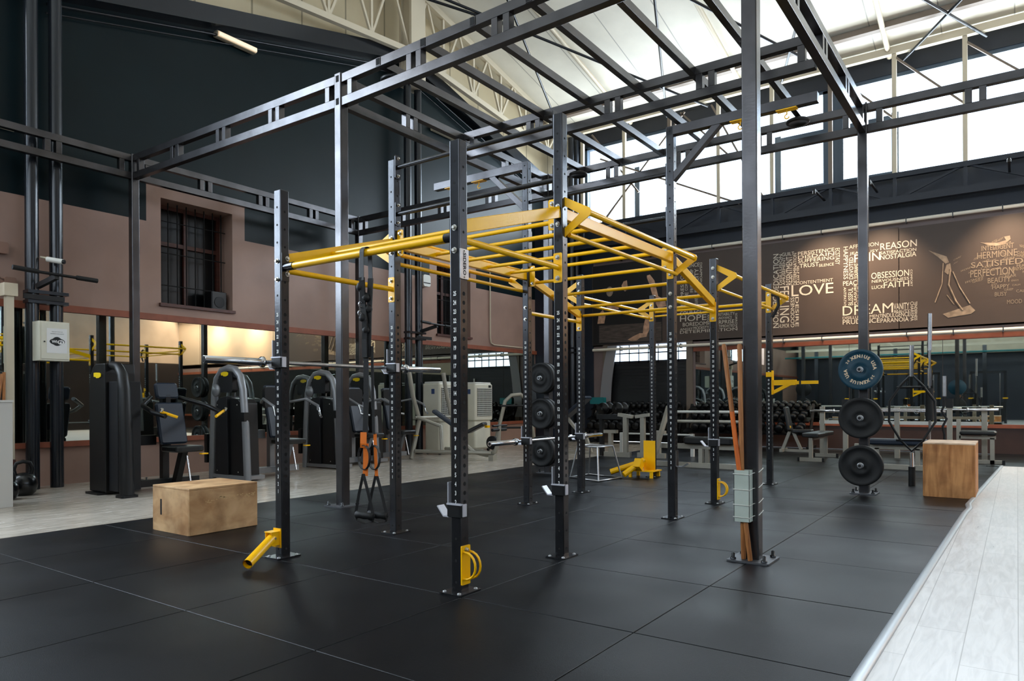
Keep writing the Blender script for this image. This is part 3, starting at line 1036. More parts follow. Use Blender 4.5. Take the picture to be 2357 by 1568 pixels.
flat([(8.19, 4.2), (8.08, 4.36), (7.93, 4.44), (7.75, 4.45), (7.6, 4.36), (7.5, 4.16), (7.5, 3.7), (7.58, 3.45), (7.8, 3.5), (7.95, 3.66), (8.05, 3.98)], 16.327, g3)
flat([(7.5, 3.7), (7.3, 3.5), (7.2, 3.3), (7.3, 3.0), (7.55, 3.1), (7.75, 3.5)], 16.3278, g3)
g3.build('print_figure_hair', black, bn)
g4 = MB()
pts_ = [(8.54 + 0.1 * math.cos(2 * PI * k / 14), 3.86 + 0.13 * math.sin(2 * PI * k / 14)) for k in range(14)]
flat(pts_, 16.327, g4)
flat([(1.19, 2.73), (0.74, 2.87), (0.65, 2.76), (0.72, 2.70), (1.10, 2.65)], 16.327, g4)
g4.tube([(16.329, 1.18, 3.74), (16.329, 1.2, 3.33), (16.329, 1.32, 2.97)], 0.012, 4)
g4.tube([(16.329, 1.06, 3.6), (16.329, 1.09, 3.3), (16.329, 0.97, 2.97), (16.329, 0.86, 2.78)], 0.02, 4)
g4.tube([(16.329, 1.02, 3.55), (16.329, 0.91, 3.24), (16.329, 0.74, 2.9)], 0.014, 4)
g4.tube([(16.329, 1.12, 3.1), (16.329, 1.0, 2.9)], 0.01, 4)
flat([(1.12, 3.7), (1.06, 3.72), (1.04, 3.56), (1.1, 3.5), (1.16, 3.56)], 16.3265, g4)
flat([(1.43, 4.02), (1.30, 3.95), (1.12, 3.86), (1.08, 3.74), (1.14, 3.72), (1.26, 3.86)], 16.3285, g4)
# the eye
eye = [(0.57, 4.06), (0.46, 4.0), (0.32, 3.96), (0.18, 3.98), (0.09, 4.06), (0.1, 4.13), (0.19, 4.12), (0.16, 4.05), (0.3, 4.02), (0.44, 4.04)]
flat(eye, 16.3265, g4)
g4.build('print_pale_shapes', pale, bn)

# grey conduits with dark hangers above and below the banner
for z, lab in ((4.66, 'pale jointed conduit running above the banner'), (2.36, 'pale jointed conduit running below the banner')):
    t = thing('wall_conduit', lab, 'conduit', (16.25, 3, z), group='pale conduits framing the banner')
    y = 9.0
    c_ = MB(); h_ = MB()
    while y > -4:
        c_.tube([(16.26, y, z), (16.26, y - 0.78, z)], 0.036, 8)
        h_.box((16.24, y - 0.80, z - 0.05), (16.38, y - 0.78, z + 0.06))
        y -= 0.80
    c_.build('conduit_tube', mat('conduit_white', 'ece4d4', 0.5), t)
    h_.build('hanger_clips', M['dark_pipe'], t)

# lattice girder and posts of the next bay, seen in the far mirror
t = thing('bay_girder', 'cream lattice girder of the next bay, seen only as a reflection in the far mirror', 'girder', (-6.0, 0, 3.4))
MB().box((-6.05, YS + .2, 4.55), (-5.95, YN - .2, 4.68)).box((-6.05, YS + .2, 3.5), (-5.95, YN - .2, 3.62)).build('chords', M['cream_metal'], t)
for i in range(14):
    y = YS + 0.3 + i * 1.35
    MB().bar((-6, y, 3.56), (-6, y + 1.35 if i < 13 else YN - .2, 4.6), 0.05, 0.06).build('web', M['cream_metal'], t)
for y in (-6, -2.4, 1.2, 4.8, 8.4):
    MB().box((-6.08, y - 0.08, 0), (-5.92, y + 0.08, 3.5)).build('post', M['dark_pipe'], t)
MB().tube([(-5.8, YS + .2, 3.2), (-5.8, YN - .2, 3.2)], 0.04, 8).build('green_pipe', M['teal'], t)
MB().box((-8.9, YS + .2, 3.3), (-8.6, YN - .2, 4.9)).build('pale_wall_panel', M['cream'], t)

# ================================================================== STEEL GANTRY
ZT, ZB, CH = 4.36, 4.04, 0.085
GX, GY = (4.79, 8.77), (1.40, 5.56, 9.62)
NEAR = {0: (4.735, 1.425), 1: (4.85, 5.57), 2: (4.79, 9.62)}
FAR = {0: (8.77, 1.40), 1: (8.77, 5.60), 2: (8.77, 9.62)}
GX3 = NEAR[0]
gan = thing('steel_gantry', 'large dark steel gantry of lattice beams on square columns over the training rig', 'gantry', (6.8, 5.5, 0))


def lattice(p, q, n=4, ends=True, w=0.075, ghost=0.0):
    """two chords with paired uprights at the panel points"""
    p, q = Vector((*p, 0)), Vector((*q, 0))
    d = (q - p).normalized()
    L = (q - p).length
    mb = MB()
    za, zb = ZT - CH / 2, ZB + CH / 2
    mb.bar(p + Vector((0, 0, za)), q + Vector((0, 0, za)), w, CH)
    mb.bar(p + Vector((0, 0, zb)), q + Vector((0, 0, zb)), w, CH)
    H = (ZB + CH, ZT - CH)
    pos = []
    for i in range(1, n):
        s = L * i / n
        pos += [s - 0.062, s + 0.062]
    if ends:
        pos += [0.12, L - 0.12]
    for s in pos:
        c = p + d * s
        mb.bar(c + Vector((0, 0, H[0])), c + Vector((0, 0, H[1])), w * 0.96, 0.066, up=d)
    return mb


def gbeam(p, q, n=4, **k):
    return lattice(p, q, n, **k).build('lattice_beam', M['frame_steel'], gan, bevel=0.003)


hc = 0.05
for side in (NEAR, FAR):
    for k in range(3):
        x, y = side[k]
        top = ZT + 0.01
        c = MB().rbox((x, y, top / 2), (0.10, 0.10, top), 0.01, 2, 3).build('column', M['frame_steel'], gan)
        MB().rbox((x, y, 0.006), (0.27, 0.27, 0.012), 0.01).build('base_plate', M['dull_plate'], c)
        for sx in (-1, 1):
            for sy in (-1, 1):
                px, py = x + sx * 0.10, y + sy * 0.10
                MB().lathe((px, py, 0.012), [(0.019, 0), (0.019, 0.012), (0.011, 0.014), (0.011, 0.04), (0.004, 0.044)], n=10).build('anchor_bolt', M['dark_pipe'], c)


def span(p, q, **k):
    p, q = Vector(p), Vector(q)
    d = (q - p).normalized() * hc
    return gbeam(tuple(p + d), tuple(q - d), **k)


for side in (NEAR, FAR):
    span(side[0], side[1])
    span(side[1], side[2])
for k in range(3):
    span(NEAR[k], FAR[k])
gbeam((6.80, NEAR[0][1] + 0.04), (6.80, NEAR[1][1] - 0.04))
gbeam((8.77, FAR[0][1] - hc), (8.77, -2.7))
gbeam((NEAR[0][0], NEAR[0][1] - hc), (4.62, -2.7))
gbeam((NEAR[2][0] - hc, NEAR[2][1]), (1.0, 9.62))


def near_x(y):
    (xa, ya), (xb, yb) = NEAR[0], NEAR[1]
    return xa + (xb - xa) * (y - ya) / (yb - ya)


# joists
for k in range(1, 7):
    y = NEAR[1][1] - 0.592 * k
    xn = near_x(y)
    MB().box((xn - 0.045, y - 0.03, ZT - 0.082), (GX[1] - 0.04, y + 0.03, ZT - 0.003)).build('joist', M['frame_steel'], gan, bevel=0.003)
    MB().box((xn - 0.0475, y - 0.022, ZT - 0.074), (xn - 0.0452, y + 0.022, ZT - 0.011)).build('joist_end_opening', M['dark_hole'], gan)
for z in (ZT - 0.045, ZB + 0.045):
    MB().box((4.7975, 5.55, z - 0.032), (4.7995, 5.59, z + 0.032)).build('beam_end_opening', M['dark_hole'], gan)
# round pucks under the joists
for k, (x, y, lab) in enumerate(((8.45, 2.018, 'round black puck lamp under the gantry beside the far right column'),
                                 (8.6, 4.978, 'round black puck lamp under the gantry near the far middle column'),
                                 (5.0, 4.978, 'round black puck lamp under the near gantry beam'))):
    o = MB().lathe((x, y, 4.195), [(0.002, 0.01), (0.085, 0.01), (0.088, 0.0), (0.12, 0.0), (0.128, 0.012), (0.128, 0.03), (0.10, 0.045), (0.05, 0.06), (0.03, 0.079)], n=28).build('puck_lamp', M['plastic'])
    tag(o, lab, 'lamp', 'round black lamps under the gantry')

# ================================================================== TRAINING RIG
rig = thing('pull_up_rig', 'black and yellow training rig of numbered uprights with monkey bars', 'training rig', (6, 3.3, 0))
PW = 0.07
A_, B_ = 4.09, 2.52
PX_ = (3.03, 4.11, 6.01, 7.10, 9.08)
POSTS = [(3.03, A_, 2.5), (3.03, B_, 2.5), (4.11, A_, 3.0), (4.11, B_, 3.0), (6.01, A_, 3.5), (6.01, B_, 3.5),
         (7.10, A_, 2.5), (7.10, B_, 2.5), (9.08, A_, 2.5), (9.08, B_, 2.5)]


def z_of(n):
    return 0.402 + 0.05 * n


def bolt(p, nrm, parent, r=0.0125, L=0.014):
    """hex bolt with washer, head pointing along -X or -Y"""
    M4 = Matrix.Translation(p) @ Vector(nrm).to_track_quat('Z', 'Y').to_matrix().to_4x4()
    mb = MB()
    mb.lathe((0, 0, 0), [(r * 1.35, 0), (r * 1.35, 0.003)], n=14, M=M4, smooth=False)
    mb.lathe((0, 0, 0.003), [(r * 0.95, 0), (r * 0.95, L * 0.8), (r * 0.7, L)], n=6, M=M4, smooth=False)
    return mb.build('bolt', M['bolt'], parent)


posts = {}
for (x, y, h) in POSTS:
    p = MB().rbox((x, y, h / 2 + 0.004), (PW, PW, h - 0.008), 0.006, 2, 3, edge=0.003).build('post', M['black_steel'], rig)
    posts[(x, y)] = p
    MB().rbox((x, y, 0.005), (0.19, 0.15, 0.01), 0.008).build('base_plate', M['black_steel'], p)
    for sx in (-1, 1):
        for sy in (-1, 1):
            MB().lathe((x + sx * 0.072, y + sy * 0.052, 0.01), [(0.011, 0), (0.011, 0.004), (0.006, 0.007), (0.002, 0.009)], n=10).build('anchor_bolt', M['steel'], p)
    d = MB()
    xf, yf = x - PW / 2 - 0.0006, y - PW / 2 - 0.0006
    R_ = Vector((-1, 0, 0)).to_track_quat('Z', 'Y').to_matrix().to_4x4()
    R2 = Vector((0, -1, 0)).to_track_quat('Z', 'Y').to_matrix().to_4x4()

    def disc(c, rot, r):
        M4 = Matrix.Translation(c) @ rot
        vs = [M4 @ Vector((r * math.cos(2 * PI * k / 14), r * math.sin(2 * PI * k / 14), 0)) for k in range(14)]
        d.add(vs, [tuple(range(14))])
    z = z_of(25) + 0.13
    while z < h - 0.03:
        disc((xf, y, z), R_, 0.0075)
        disc((x, yf, z - 0.03), R2, 0.0075)
        z += 0.12
    z = 0.06
    while z < z_of(1) - 0.08:
        disc((xf, y, z), R_, 0.0075)
        disc((x, yf, z), R2, 0.0075)
        z += 0.12
    for n_ in range(1, 26):
        disc((x, yf, z_of(n_)), R2, 0.0115)
    d.build('adjustment_holes', M['dark_hole'], p)
    tm = MB()
    for n_ in range(1, 26):
        if (x, y) == (9.08, B_) or n_ > 0:
            put_text(tm, str(n_), (x - PW / 2 - 0.0012, y, z_of(n_)), (0, -1, 0), (0, 0, 1), None, 0.026, bold=0.03, center=True, cond=0.62)
    tm.build('number_scale', M['white_paint'], p, flat=True)


def ypipe(name, pts, r, m='yellow', parent=rig, n=14):
    return MB().tube(pts, r, n).build(name, M[m], parent)


hp = PW / 2
# fat grip bar between the two nearest posts
ypipe('fat_grip_bar', [(3.03, A_ - hp - 0.09, 1.975), (3.03, B_ + hp + 0.05, 1.975)], 0.023)
ypipe('bar_sleeve', [(3.03, A_ - hp, 1.975), (3.03, A_ - hp - 0.10, 1.975)], 0.027, 'black_steel')
ypipe('bar_sleeve', [(3.03, B_ + hp, 1.975), (3.03, B_ + hp + 0.06, 1.975)], 0.027, 'black_steel')
MB().box((3.0, A_ - hp - 0.006, 1.88), (3.06, A_ - hp, 2.07)).build('flange_plate', M['black_steel'], rig)
MB().box((3.0, B_ + hp, 1.88), (3.06, B_ + hp + 0.006, 2.07)).build('flange_plate', M['black_steel'], rig)
for z in (1.93, 2.035):
    bolt((3.045, A_ - hp - 0.006, z), (0, -1, 0), posts[(3.03, A_)])

def plate_x(x, y, z, h=0.17, w=0.062, parent=None):
    """yellow bolted plate on the face of a post that looks along -X"""
    xx = x - hp
    MB().rbox((xx - 0.003, y, z), (0.006, w, h), 0.008, 0, 3).build('mounting_plate', M['yellow'], parent or rig)
    for s in (-1, 1):
        bolt((xx - 0.006, y, z + s * (h / 2 - 0.03)), (-1, 0, 0), posts[(x, y)])


# side rails along X at 1.96 m
for y in (A_, B_):
    for xa, xb in ((3.03, 4.11), (6.01, 7.10)):
        ypipe('side_rail', [(xa + hp, y, 1.96), (xb - hp, y, 1.96)], 0.02)
        plate_x(xb, y, 1.955, 0.20, 0.066)
for (x, y) in ((3.03, A_), (3.03, B_)):
    for z in (2.015, 1.89):
        bolt((x - hp, y, z), (-1, 0, 0), posts[(x, y)])
for (x, y) in ((6.01, B_), (6.01, A_)):
    for z in (2.01, 1.89):
        bolt((x - hp, y, z), (-1, 0, 0), posts[(x, y)])
for (x, y) in ((4.11, B_), (4.11, A_), (7.10, B_), (7.10, A_)):
    for z in ((2.37, 2.25) if x < 5 else (2.4, 2.31)):
        bolt((x - hp, y, z), (-1, 0, 0), posts[(x, y)])

# monkey bar ladder: box beams and rungs
ZL = 2.33
BH, BW = 0.075, 0.045
for y in (A_, B_):
    MB().bar((4.11 + hp, y, ZL), (6.01 - hp, y, ZL), BW, BH).build('ladder_beam', M['yellow'], rig, bevel=0.003)
    MB().bar((4.11 - hp, y, ZL - 0.0), (3.03 + hp, y, 2.035), BW, BH).build('sloping_beam', M['yellow'], rig, bevel=0.003)
    MB().bar((6.01 + hp, y, ZL - 0.01), (7.10 - hp, y, 2.045), BW, BH).build('sloping_beam', M['yellow'], rig, bevel=0.003)
for y, s in ((A_, -1), (B_, 1)):
    for x in (4.11, 6.01):
        yy = y + s * (hp + 0.03)
        MB().rbox((x - 0.0, yy, ZL), (0.008, 0.06, 0.21), 0.012, 0, 3).build('mounting_plate', M['yellow'], rig)
        for dz in (-0.075, 0.075):
            bolt((x - 0.004, yy, ZL + dz), (-1, 0, 0), posts[(x, y)])
for x in (4.27, 4.60, 4.965, 5.33, 5.70):
    ypipe('rung', [(x, A_, ZL - 0.005), (x, B_, ZL - 0.005)], 0.0165)
for x in (3.46, 3.81):
    zz = 2.035 + (x - 3.065) * 0.2923
    ypipe('rung', [(x, A_, zz - 0.01), (x, B_, zz - 0.01)], 0.0165)
for x, z in ((6.12, 2.215), (6.46, 2.20), (6.80, 2.115)):
    zz = ZL - 0.01 - (x - 6.045) * 0.2818
    ypipe('rung', [(x, A_, zz - 0.02), (x, B_, zz - 0.02)], 0.0165)
ypipe('rung', [(7.10, A_ - hp, 2.03), (7.10, B_ + hp, 2.03)], 0.0165)
ypipe('cross_rail', [(9.08, A_ - hp, 2.27), (9.08, B_ + hp, 2.27)], 0.018)
ypipe('cross_rail', [(9.08, A_ - hp, 2.21), (9.08, B_ + hp, 2.21)], 0.012)


def vee(x, y, s, side=0):
    """yellow V bracket in the plane across the rig, pointing outward (s = +1 / -1 along Y)"""
    o = y + s * hp
    ap = y + s * 0.225
    t = 0.007
    poly = [(o, 2.435), (o, 2.375), (ap - s * 0.075, 2.305), (o, 2.225), (o, 2.165), (ap + s * 0.005, 2.285), (ap + s * 0.012, 2.315), (ap, 2.335)]
    MB().prism(poly, 0, x - t / 2, x + t / 2).build('vee_bracket', M['yellow'], rig)


for xa, xb in ((4.11, 6.01), (7.10, 9.08)):
    for y, s in ((A_, 1), (B_, -1)):
        vee(xa, y, s)
        vee(xb, y, s)
        ap = y + s * 0.205
        ypipe('outer_bar', [(xa, ap, 2.31), (xb, ap, 2.31)], 0.019)
        ypipe('lower_bar', [(xa + hp, y + s * 0.045, 2.185), (xb, y + s * 0.045, 2.185)], 0.017)
        if xa < 5:
            ypipe('upper_bar', [(xa + hp, y + s * 0.06, 2.40), (xb - hp, y + s * 0.06, 2.40)], 0.012)
for (x, y) in ((6.01, B_), (9.08, B_), (9.08, A_)):
    MB().rbox((x - hp - 0.003, y, 2.27), (0.006, 0.062, 0.26), 0.008, 0, 3).build('mounting_plate', M['yellow'], rig)
    for dz in (-0.09, 0.09):
        bolt((x - hp - 0.006, y, 2.27 + dz), (-1, 0, 0), posts[(x, y)])
for y in (A_, B_):
    MB().box((7.08, y - 0.03 + 0.0, 2.17), (7.12, y + 0.03, 2.23)).build('clevis', M['yellow'], rig)

# black pull-up bars
for z in (2.94, 2.565):
    ypipe('pull_up_bar', [(4.11, A_ - hp, z), (4.11, B_ + hp, z)], 0.0175, 'black_steel')
    for y, s in ((A_, -1), (B_, 1)):
        MB().rbox((4.11, y + s * (hp + 0.004), z), (0.062, 0.008, 0.19), 0.01, 1, 3).build('bar_flange', M['black_steel'], rig)
        for dz in (-.07, .07):
            bolt((4.11, y + s * (hp + 0.008), z + dz), (0, s, 0), posts[(4.11, y)], 0.009)
for z in (3.09, 2.70):
    ypipe('pull_up_bar', [(6.01, A_ - hp, z), (6.01, B_ + hp, z)], 0.0175, 'black_steel')
    for y, s in ((A_, -1), (B_, 1)):
        MB().rbox((6.01, y + s * (hp + 0.004), z), (0.062, 0.008, 0.19), 0.01, 1, 3).build('bar_flange', M['black_steel'], rig)

# gallows arms with diagonal braces on the tall posts
for y, s in ((A_, 1), (B_, -1)):
    MB().bar((6.01, y - s * hp, 3.465), (6.01, y + s * 1.24, 3.465), PW, PW * 1.15).build('gallows_arm', M['frame_steel'], rig, bevel=0.003)
    MB().bar((6.01, y + s * 0.0, 3.02), (6.01, y + s * 0.44, 3.44), PW * 0.9, PW * 0.85).build('diagonal_brace', M['frame_steel'], rig, bevel=0.003)
    for dd in (0.62, 1.0):
        MB().box((5.975, y + s * (dd - 0.08), 3.418), (6.045, y + s * (dd + 0.08), 3.424)).build('hook_plate', M['yellow'], rig)
        q = MB().tube([(6.01, y + s * dd, 3.42), (6.01, y + s * dd, 3.385)] + [(6.01, y + s * dd + 0.018 * math.sin(a), 3.367 + 0.018 * math.cos(a)) for a in [i * 0.5 for i in range(10)]], 0.005, 6)
        q.build('ring_hook', M['yellow'], rig)

# maker's plate on the nearest post
mp_ = MB().rbox((3.03, B_ - hp - 0.004, 1.815), (0.072, 0.006, 0.165), 0.003, 1, 2).build('name_plate', M['steel'], rig)
tt = MB()
put_text(tt, 'SIDERO', (3.03, B_ - hp - 0.0075, 1.815), (0, 0, -1), (1, 0, 0), 0.125, 0.026, bold=0.03, center=True)
tt.build('plate_lettering', M['dark_hole'], mp_)
for dz in (-0.072, 0.072):
    bolt((3.03, B_ - hp - 0.007, 1.815 + dz), (0, -1, 0), mp_, 0.004, 0.003)

# ================================================================== THINGS ON AND AROUND THE RIG
def barbell(x0, x1, y, z, label, name='barbell', along='X', shaft='steel', group='barbells racked on the training rig'):
    c = (x0 + x1) / 2
    loc = (c, y, z) if along == 'X' else (y, c, z)
    t = thing(name, label, 'barbell', loc, 0, group)
    f = (lambda s: (s, y, z)) if along == 'X' else (lambda s: (y, s, z))
    L = x1 - x0
    k = L / 2.2
    sl = 0.415 * k
    MB().tube([f(x0 + sl), f(x1 - sl)], 0.014, 14).build('shaft', M[shaft], t)
    for a, b in ((x0, x0 + sl), (x1, x1 - sl)):
        sg = 1 if b > a else -1
        MB().tube([f(a), f(a + sg * 0.001), f(b)], [0.023, 0.025, 0.025], 18).build('sleeve', M['chrome'], t)
        MB().tube([f(b - sg * 0.012), f(b - sg * 0.002), f(b + sg * 0.012), f(b + sg * 0.022)], [0.030, 0.038, 0.038, 0.020], 18).build('collar', M['chrome'], t)
        MB().tube([f(a - sg * 0.0006), f(a - sg * 0.0002)], 0.015, 14).build('end_cap', M['dark_hole'], t)
    return t


barbell(2.50, 4.73, 4.165, 1.330, 'long barbell racked high across the two uprights at the left')
barbell(5.46, 7.72, 4.165, 0.640, 'barbell racked low across uprights in front of the stacked plates')


def j_cup(x, y, z, label):
    t = thing('j_cup', label, 'barbell hook', (x, y, z), 0, 'bar hooks pinned to the rig uprights')
    o = hp + 0.003
    b = MB()
    b.box((x - o - 0.012, y - o, z - 0.055), (x - o, y + o + 0.012, z + 0.012))
    b.box((x - o, y + o, z - 0.055), (x + o, y + o + 0.010, z + 0.012))
    b.box((x - o - 0.012, y - o - 0.010, z - 0.055), (x + 0.01, y - o, z + 0.012))
    b.build('sleeve_block', M['plastic'], t, bevel=0.002)
    s = MB()
    s.box((x - o - 0.016, y - o - 0.012, z + 0.012), (x - o + 0.002, y + o + 0.014, z + 0.021))
    s.box((x - o - 0.002, y - o - 0.018, z - 0.05), (x - o + 0.03, y - o - 0.011, z + 0.019))
    s.box((x - o - 0.004, y + o + 0.010, z - 0.06), (x + 0.028, y + o + 0.016, z + 0.135))
    s.build('steel_plate', M['cup_steel'], t)
    h = MB()
    h.box((x - 0.028, y + o + 0.010, z - 0.062), (x + 0.028, y + o + 0.062, z - 0.055))
    h.bar((x, y + o + 0.060, z - 0.0585), (x, y + o + 0.105, z - 0.005), 0.056, 0.007)
    h.build('hook_lip', M['cup_steel'], t)
    return t


JC = [(3.03, A_, 1.345, 'bar hook holding the near end of the long barbell, on the leftmost upright'),
      (4.11, A_, 1.345, 'bar hook holding the far end of the long barbell'),
      (3.03, B_, 0.475, 'empty bar hook low on the nearest upright'),
      (4.11, B_, 0.475, 'empty bar hook low on the tall upright behind the nearest one'),
      (6.01, A_, 0.665, 'bar hook holding the near end of the low barbell'),
      (7.10, A_, 0.665, 'bar hook holding the far end of the low barbell'),
      (7.10, B_, 0.640, 'empty bar hook on the upright just left of the wooden sticks')]
for q in JC:
    j_cup(*q)
# bar hook turned outward
t = thing('j_cup', 'empty steel bar hook facing right low on the tall gallows upright', 'barbell hook', (6.01, B_ - 0.05, 0.5), 0, 'bar hooks pinned to the rig uprights')
MB().box((5.985, B_ - hp - 0.012, 0.46), (6.035, B_ - hp - 0.003, 0.61)).build('steel_plate', M['chrome'], t)
s = MB().box((5.985, B_ - hp - 0.06, 0.46), (6.035, B_ - hp - 0.003, 0.468))
s.bar((6.01, B_ - hp - 0.058, 0.464), (6.01, B_ - hp - 0.12, 0.50), 0.05, 0.008)
s.build('hook_lip', M['chrome'], t)


def loop_handle(x, y, z, label):
    t = thing('loop_bracket', label, 'bracket', (x, y - hp, z), 0, 'yellow loop brackets at the feet of the uprights')
    MB().rbox((x, y - hp - 0.004, z), (0.074, 0.008, 0.215), 0.004, 1, 2).build('mounting_plate', M['yellow'], t)
    for dx in (-0.022, 0.022):
        pts = []
        for i in range(11):
            a = PI * i / 10
            pts.append((x + dx, y - hp - 0.006 - 0.085 * math.sin(a) ** 0.8, z + 0.075 * math.cos(a)))
        MB().tube(pts, 0.0065, 10).build('loop', M['yellow'], t)
    bolt((x, y - hp - 0.008, z + 0.085), (0, -1, 0), t, 0.01)
    return t


loop_handle(3.03, B_, 0.155, 'yellow bracket with two round loops at the foot of the nearest upright')
loop_handle(7.10, B_, 0.150, 'yellow looped bracket at the foot of the upright just left of the wooden sticks')

# landmine tube on the leftmost upright
t = thing('landmine_socket', 'yellow pivoting barbell tube hinged to the foot of the leftmost upright', 'barbell socket', (2.95, 4.05, 0.14))
x0, y0 = 3.03 - hp, A_
MB().box((x0 - 0.006, y0 - 0.03, 0.07), (x0, y0 + 0.05, 0.20)).build('mounting_plate', M['yellow'], t)
q = MB()
q.box((x0 - 0.07, y0 + 0.045, 0.09), (x0 - 0.002, y0 + 0.051, 0.18)).box((x0 - 0.07, y0 - 0.02, 0.09), (x0 - 0.002, y0 - 0.014, 0.18))
q.box((x0 - 0.075, y0 - 0.022, 0.178), (x0 - 0.002, y0 + 0.053, 0.184))
q.build('clevis', M['yellow'], t)
p0, p1 = Vector((x0 - 0.03, y0 + 0.016, 0.145)), Vector((2.665, 3.955, 0.036))
d_ = (p1 - p0).normalized()
tb = MB().tube([p0, p1], 0.032, 24, caps=False).tube([p1 - d_ * 0.001, p0], 0.0285, 24, caps=False)
tb.build('tube', M['yellow'], t)
MB().tube([p1 - d_ * 0.03, p1 - d_ * 0.032], 0.0283, 24).build('tube_bore', M['dark_hole'], t)
MB().tube([(x0 - 0.045, y0 - 0.03, 0.14), (x0 - 0.045, y0 + 0.062, 0.14)], 0.008, 10).build('pivot_bolt', M['bolt'], t)

# landmine stand round the foot of the far left upright
t = thing('landmine_stand', 'yellow twin tube barbell stand strapped round the foot of the far upright', 'barbell socket', (9.0, 4.15, 0))
q = MB().box((9.03, A_ + 0.0, 0.10), (9.045 - 0.0, A_ + 0.12, 0.50)).box((9.03, A_ - 0.05, 0.10), (9.04, A_ + 0.0, 0.50))
q.build('upright_channel', M['yellow'], t)
MB().box((8.86, 4.0, 0.085), (9.16, 4.36, 0.10)).build('shelf_plate', M['yellow'], t)
for (a, b) in ((8.87, 4.01), (8.87, 4.32), (9.12, 4.02), (9.12, 4.32)):
    MB().box((a, b, 0.0), (a + 0.03, b + 0.04, 0.09)).build('foot', M['yellow'], t)
MB().tube([(8.99, 4.24, 0.20), (8.84, 4.62, 0.06)], 0.04, 18).build('tube', M['yellow'], t)
MB().tube([(8.93, 4.16, 0.24), (8.68, 4.34, 0.05)], 0.04, 18).build('tube', M['yellow'], t)
MB().cbox((0, 0, 0), (0.12, 0.10, 0.13), Matrix.Translation((8.85, 4.2, 0.18)) @ Matrix.Rotation(0.6, 4, 'Y')).build('hinge_block', M['yellow'], t)

# dip station arms on the far right upright
t = thing('dip_arm', 'yellow adjustable dip arm fixed to the upright behind the tall gantry column', 'dip bar', (9.08, 2.45, 1.25))
MB().box((9.035, B_ - hp - 0.012, 1.12), (9.10, B_ - hp, 1.42)).box((9.03, B_ - hp - 0.01, 1.34), (9.04, B_ + 0.03, 1.40)).build('mounting_plate', M['yellow'], t)
MB().box((9.045, 2.20, 1.235), (9.105, B_ - hp, 1.30)).build('socket_arm', M['yellow'], t)
MB().bar((9.075, B_ - hp, 1.14), (9.075, 2.27, 1.25), 0.05, 0.04).build('brace', M['yellow'], t)
MB().box((9.05, 1.95, 1.245), (9.10, 2.20, 1.285)).build('grip_arm', M['yellow'], t)
MB().box((9.045, 2.14, 1.24), (9.105, 2.16, 1.29)).build('rubber_ring', M['plastic'], t)

# black hook under the far outer bar bracket
t = thing('jammer_hook', 'black curved hook hanging on the far right yellow V bracket', 'hook', (9.0, 2.4, 2.2))
MB().tube([(9.02, 2.47, 2.36), (9.02, 2.40, 2.33), (9.02, 2.39, 2.22), (9.02, 2.44, 2.12), (9.02, 2.47, 2.08)], 0.02, 10).build('hook_body', M['plastic'], t)


# ---- suspension trainer
def strap(name, pts, w, m, parent, side=(0, 1, 0), th=0.003):
    """flat webbing along points; width along side"""
    s = Vector(side).normalized() * (w / 2)
    pts = [Vector(p) for p in pts]
    vs, fs = [], []
    for i, p in enumerate(pts):
        d = (pts[min(i + 1, len(pts) - 1)] - pts[max(i - 1, 0)]).normalized()
        n_ = d.cross(s).normalized() * th / 2
        vs += [p - s - n_, p + s - n_, p + s + n_, p - s + n_]
    for i in range(len(pts) - 1):
        for k in range(4):
            l = (k + 1) % 4
            fs.append((i * 4 + k, i * 4 + l, i * 4 + 4 + l, i * 4 + 4 + k))
    fs.append((0, 1, 2, 3)); fs.append((len(pts) * 4 - 1, len(pts) * 4 - 2, len(pts) * 4 - 3, len(pts) * 4 - 4))
    return MB().add(vs, fs).build(name, m, parent)


t = thing('suspension_trainer', 'black and orange suspension strap trainer hanging from the fat yellow bar', 'suspension trainer', (3.03, 3.26, 0.32))
X0, Y0 = 3.03, 3.262
lp = [(X0 - 0.034, Y0, 1.80)] + [(X0 + 0.034 * math.cos(a), Y0, 1.975 + 0.034 * math.sin(a)) for a in [PI - PI * i / 10 for i in range(11)]] + [(X0 + 0.03, Y0 - 0.01, 1.80)]
strap('anchor_strap', lp, 0.036, M['black_web'], t)
strap('anchor_strap', [(X0 - 0.03, Y0 + .004, 1.82), (X0 - 0.012, Y0 + 0.012, 1.66), (X0 - 0.015, Y0 - 0.006, 1.56), (X0 - 0.008, Y0 + .004, 1.44), (X0 - 0.01, Y0, 1.33)], 0.034, M['black_web'], t, (-0.3, 1, 0), 0.014)
strap('anchor_strap', [(X0 + 0.03, Y0 - .01, 1.82), (X0 + 0.010, Y0 - 0.016, 1.6), (X0 + 0.012, Y0 - 0.004, 1.33)], 0.034, M['black_web'], t, (-0.3, 1, 0), 0.010)
kn = MB()
for (dx, dy, z) in ((-0.02, 0.03, 1.765), (0.0, 0.0, 1.70), (0.01, -0.01, 1.63), (-0.015, 0.012, 1.575), (0.0, 0.0, 1.50)):
    kn.lathe((X0 + dx, Y0 + dy, z), [(0.004, -0.03), (0.022, -0.018), (0.026, 0.0), (0.018, 0.02), (0.004, 0.03)], n=9)
kn.build('strap_knots', M['black_web'], t)
for z, dy in ((1.655, 0.018), (1.60, 0.024)):
    MB().tube([(X0 - 0.03 + 0.014 * math.cos(a), Y0 + dy, z + 0.018 * math.sin(a)) for a in [i * 0.63 for i in range(10)]], 0.003, 6, closed=True).build('carabiner', M['chrome'], t)
strap('main_strap', [(X0, Y0 + 0.004, 1.40), (X0 + 0.002, Y0 + 0.003, 1.1), (X0 + 0.0, Y0 + 0.012, 0.86)], 0.034, M['black_web'], t, (-0.3, 1, 0), 0.006)
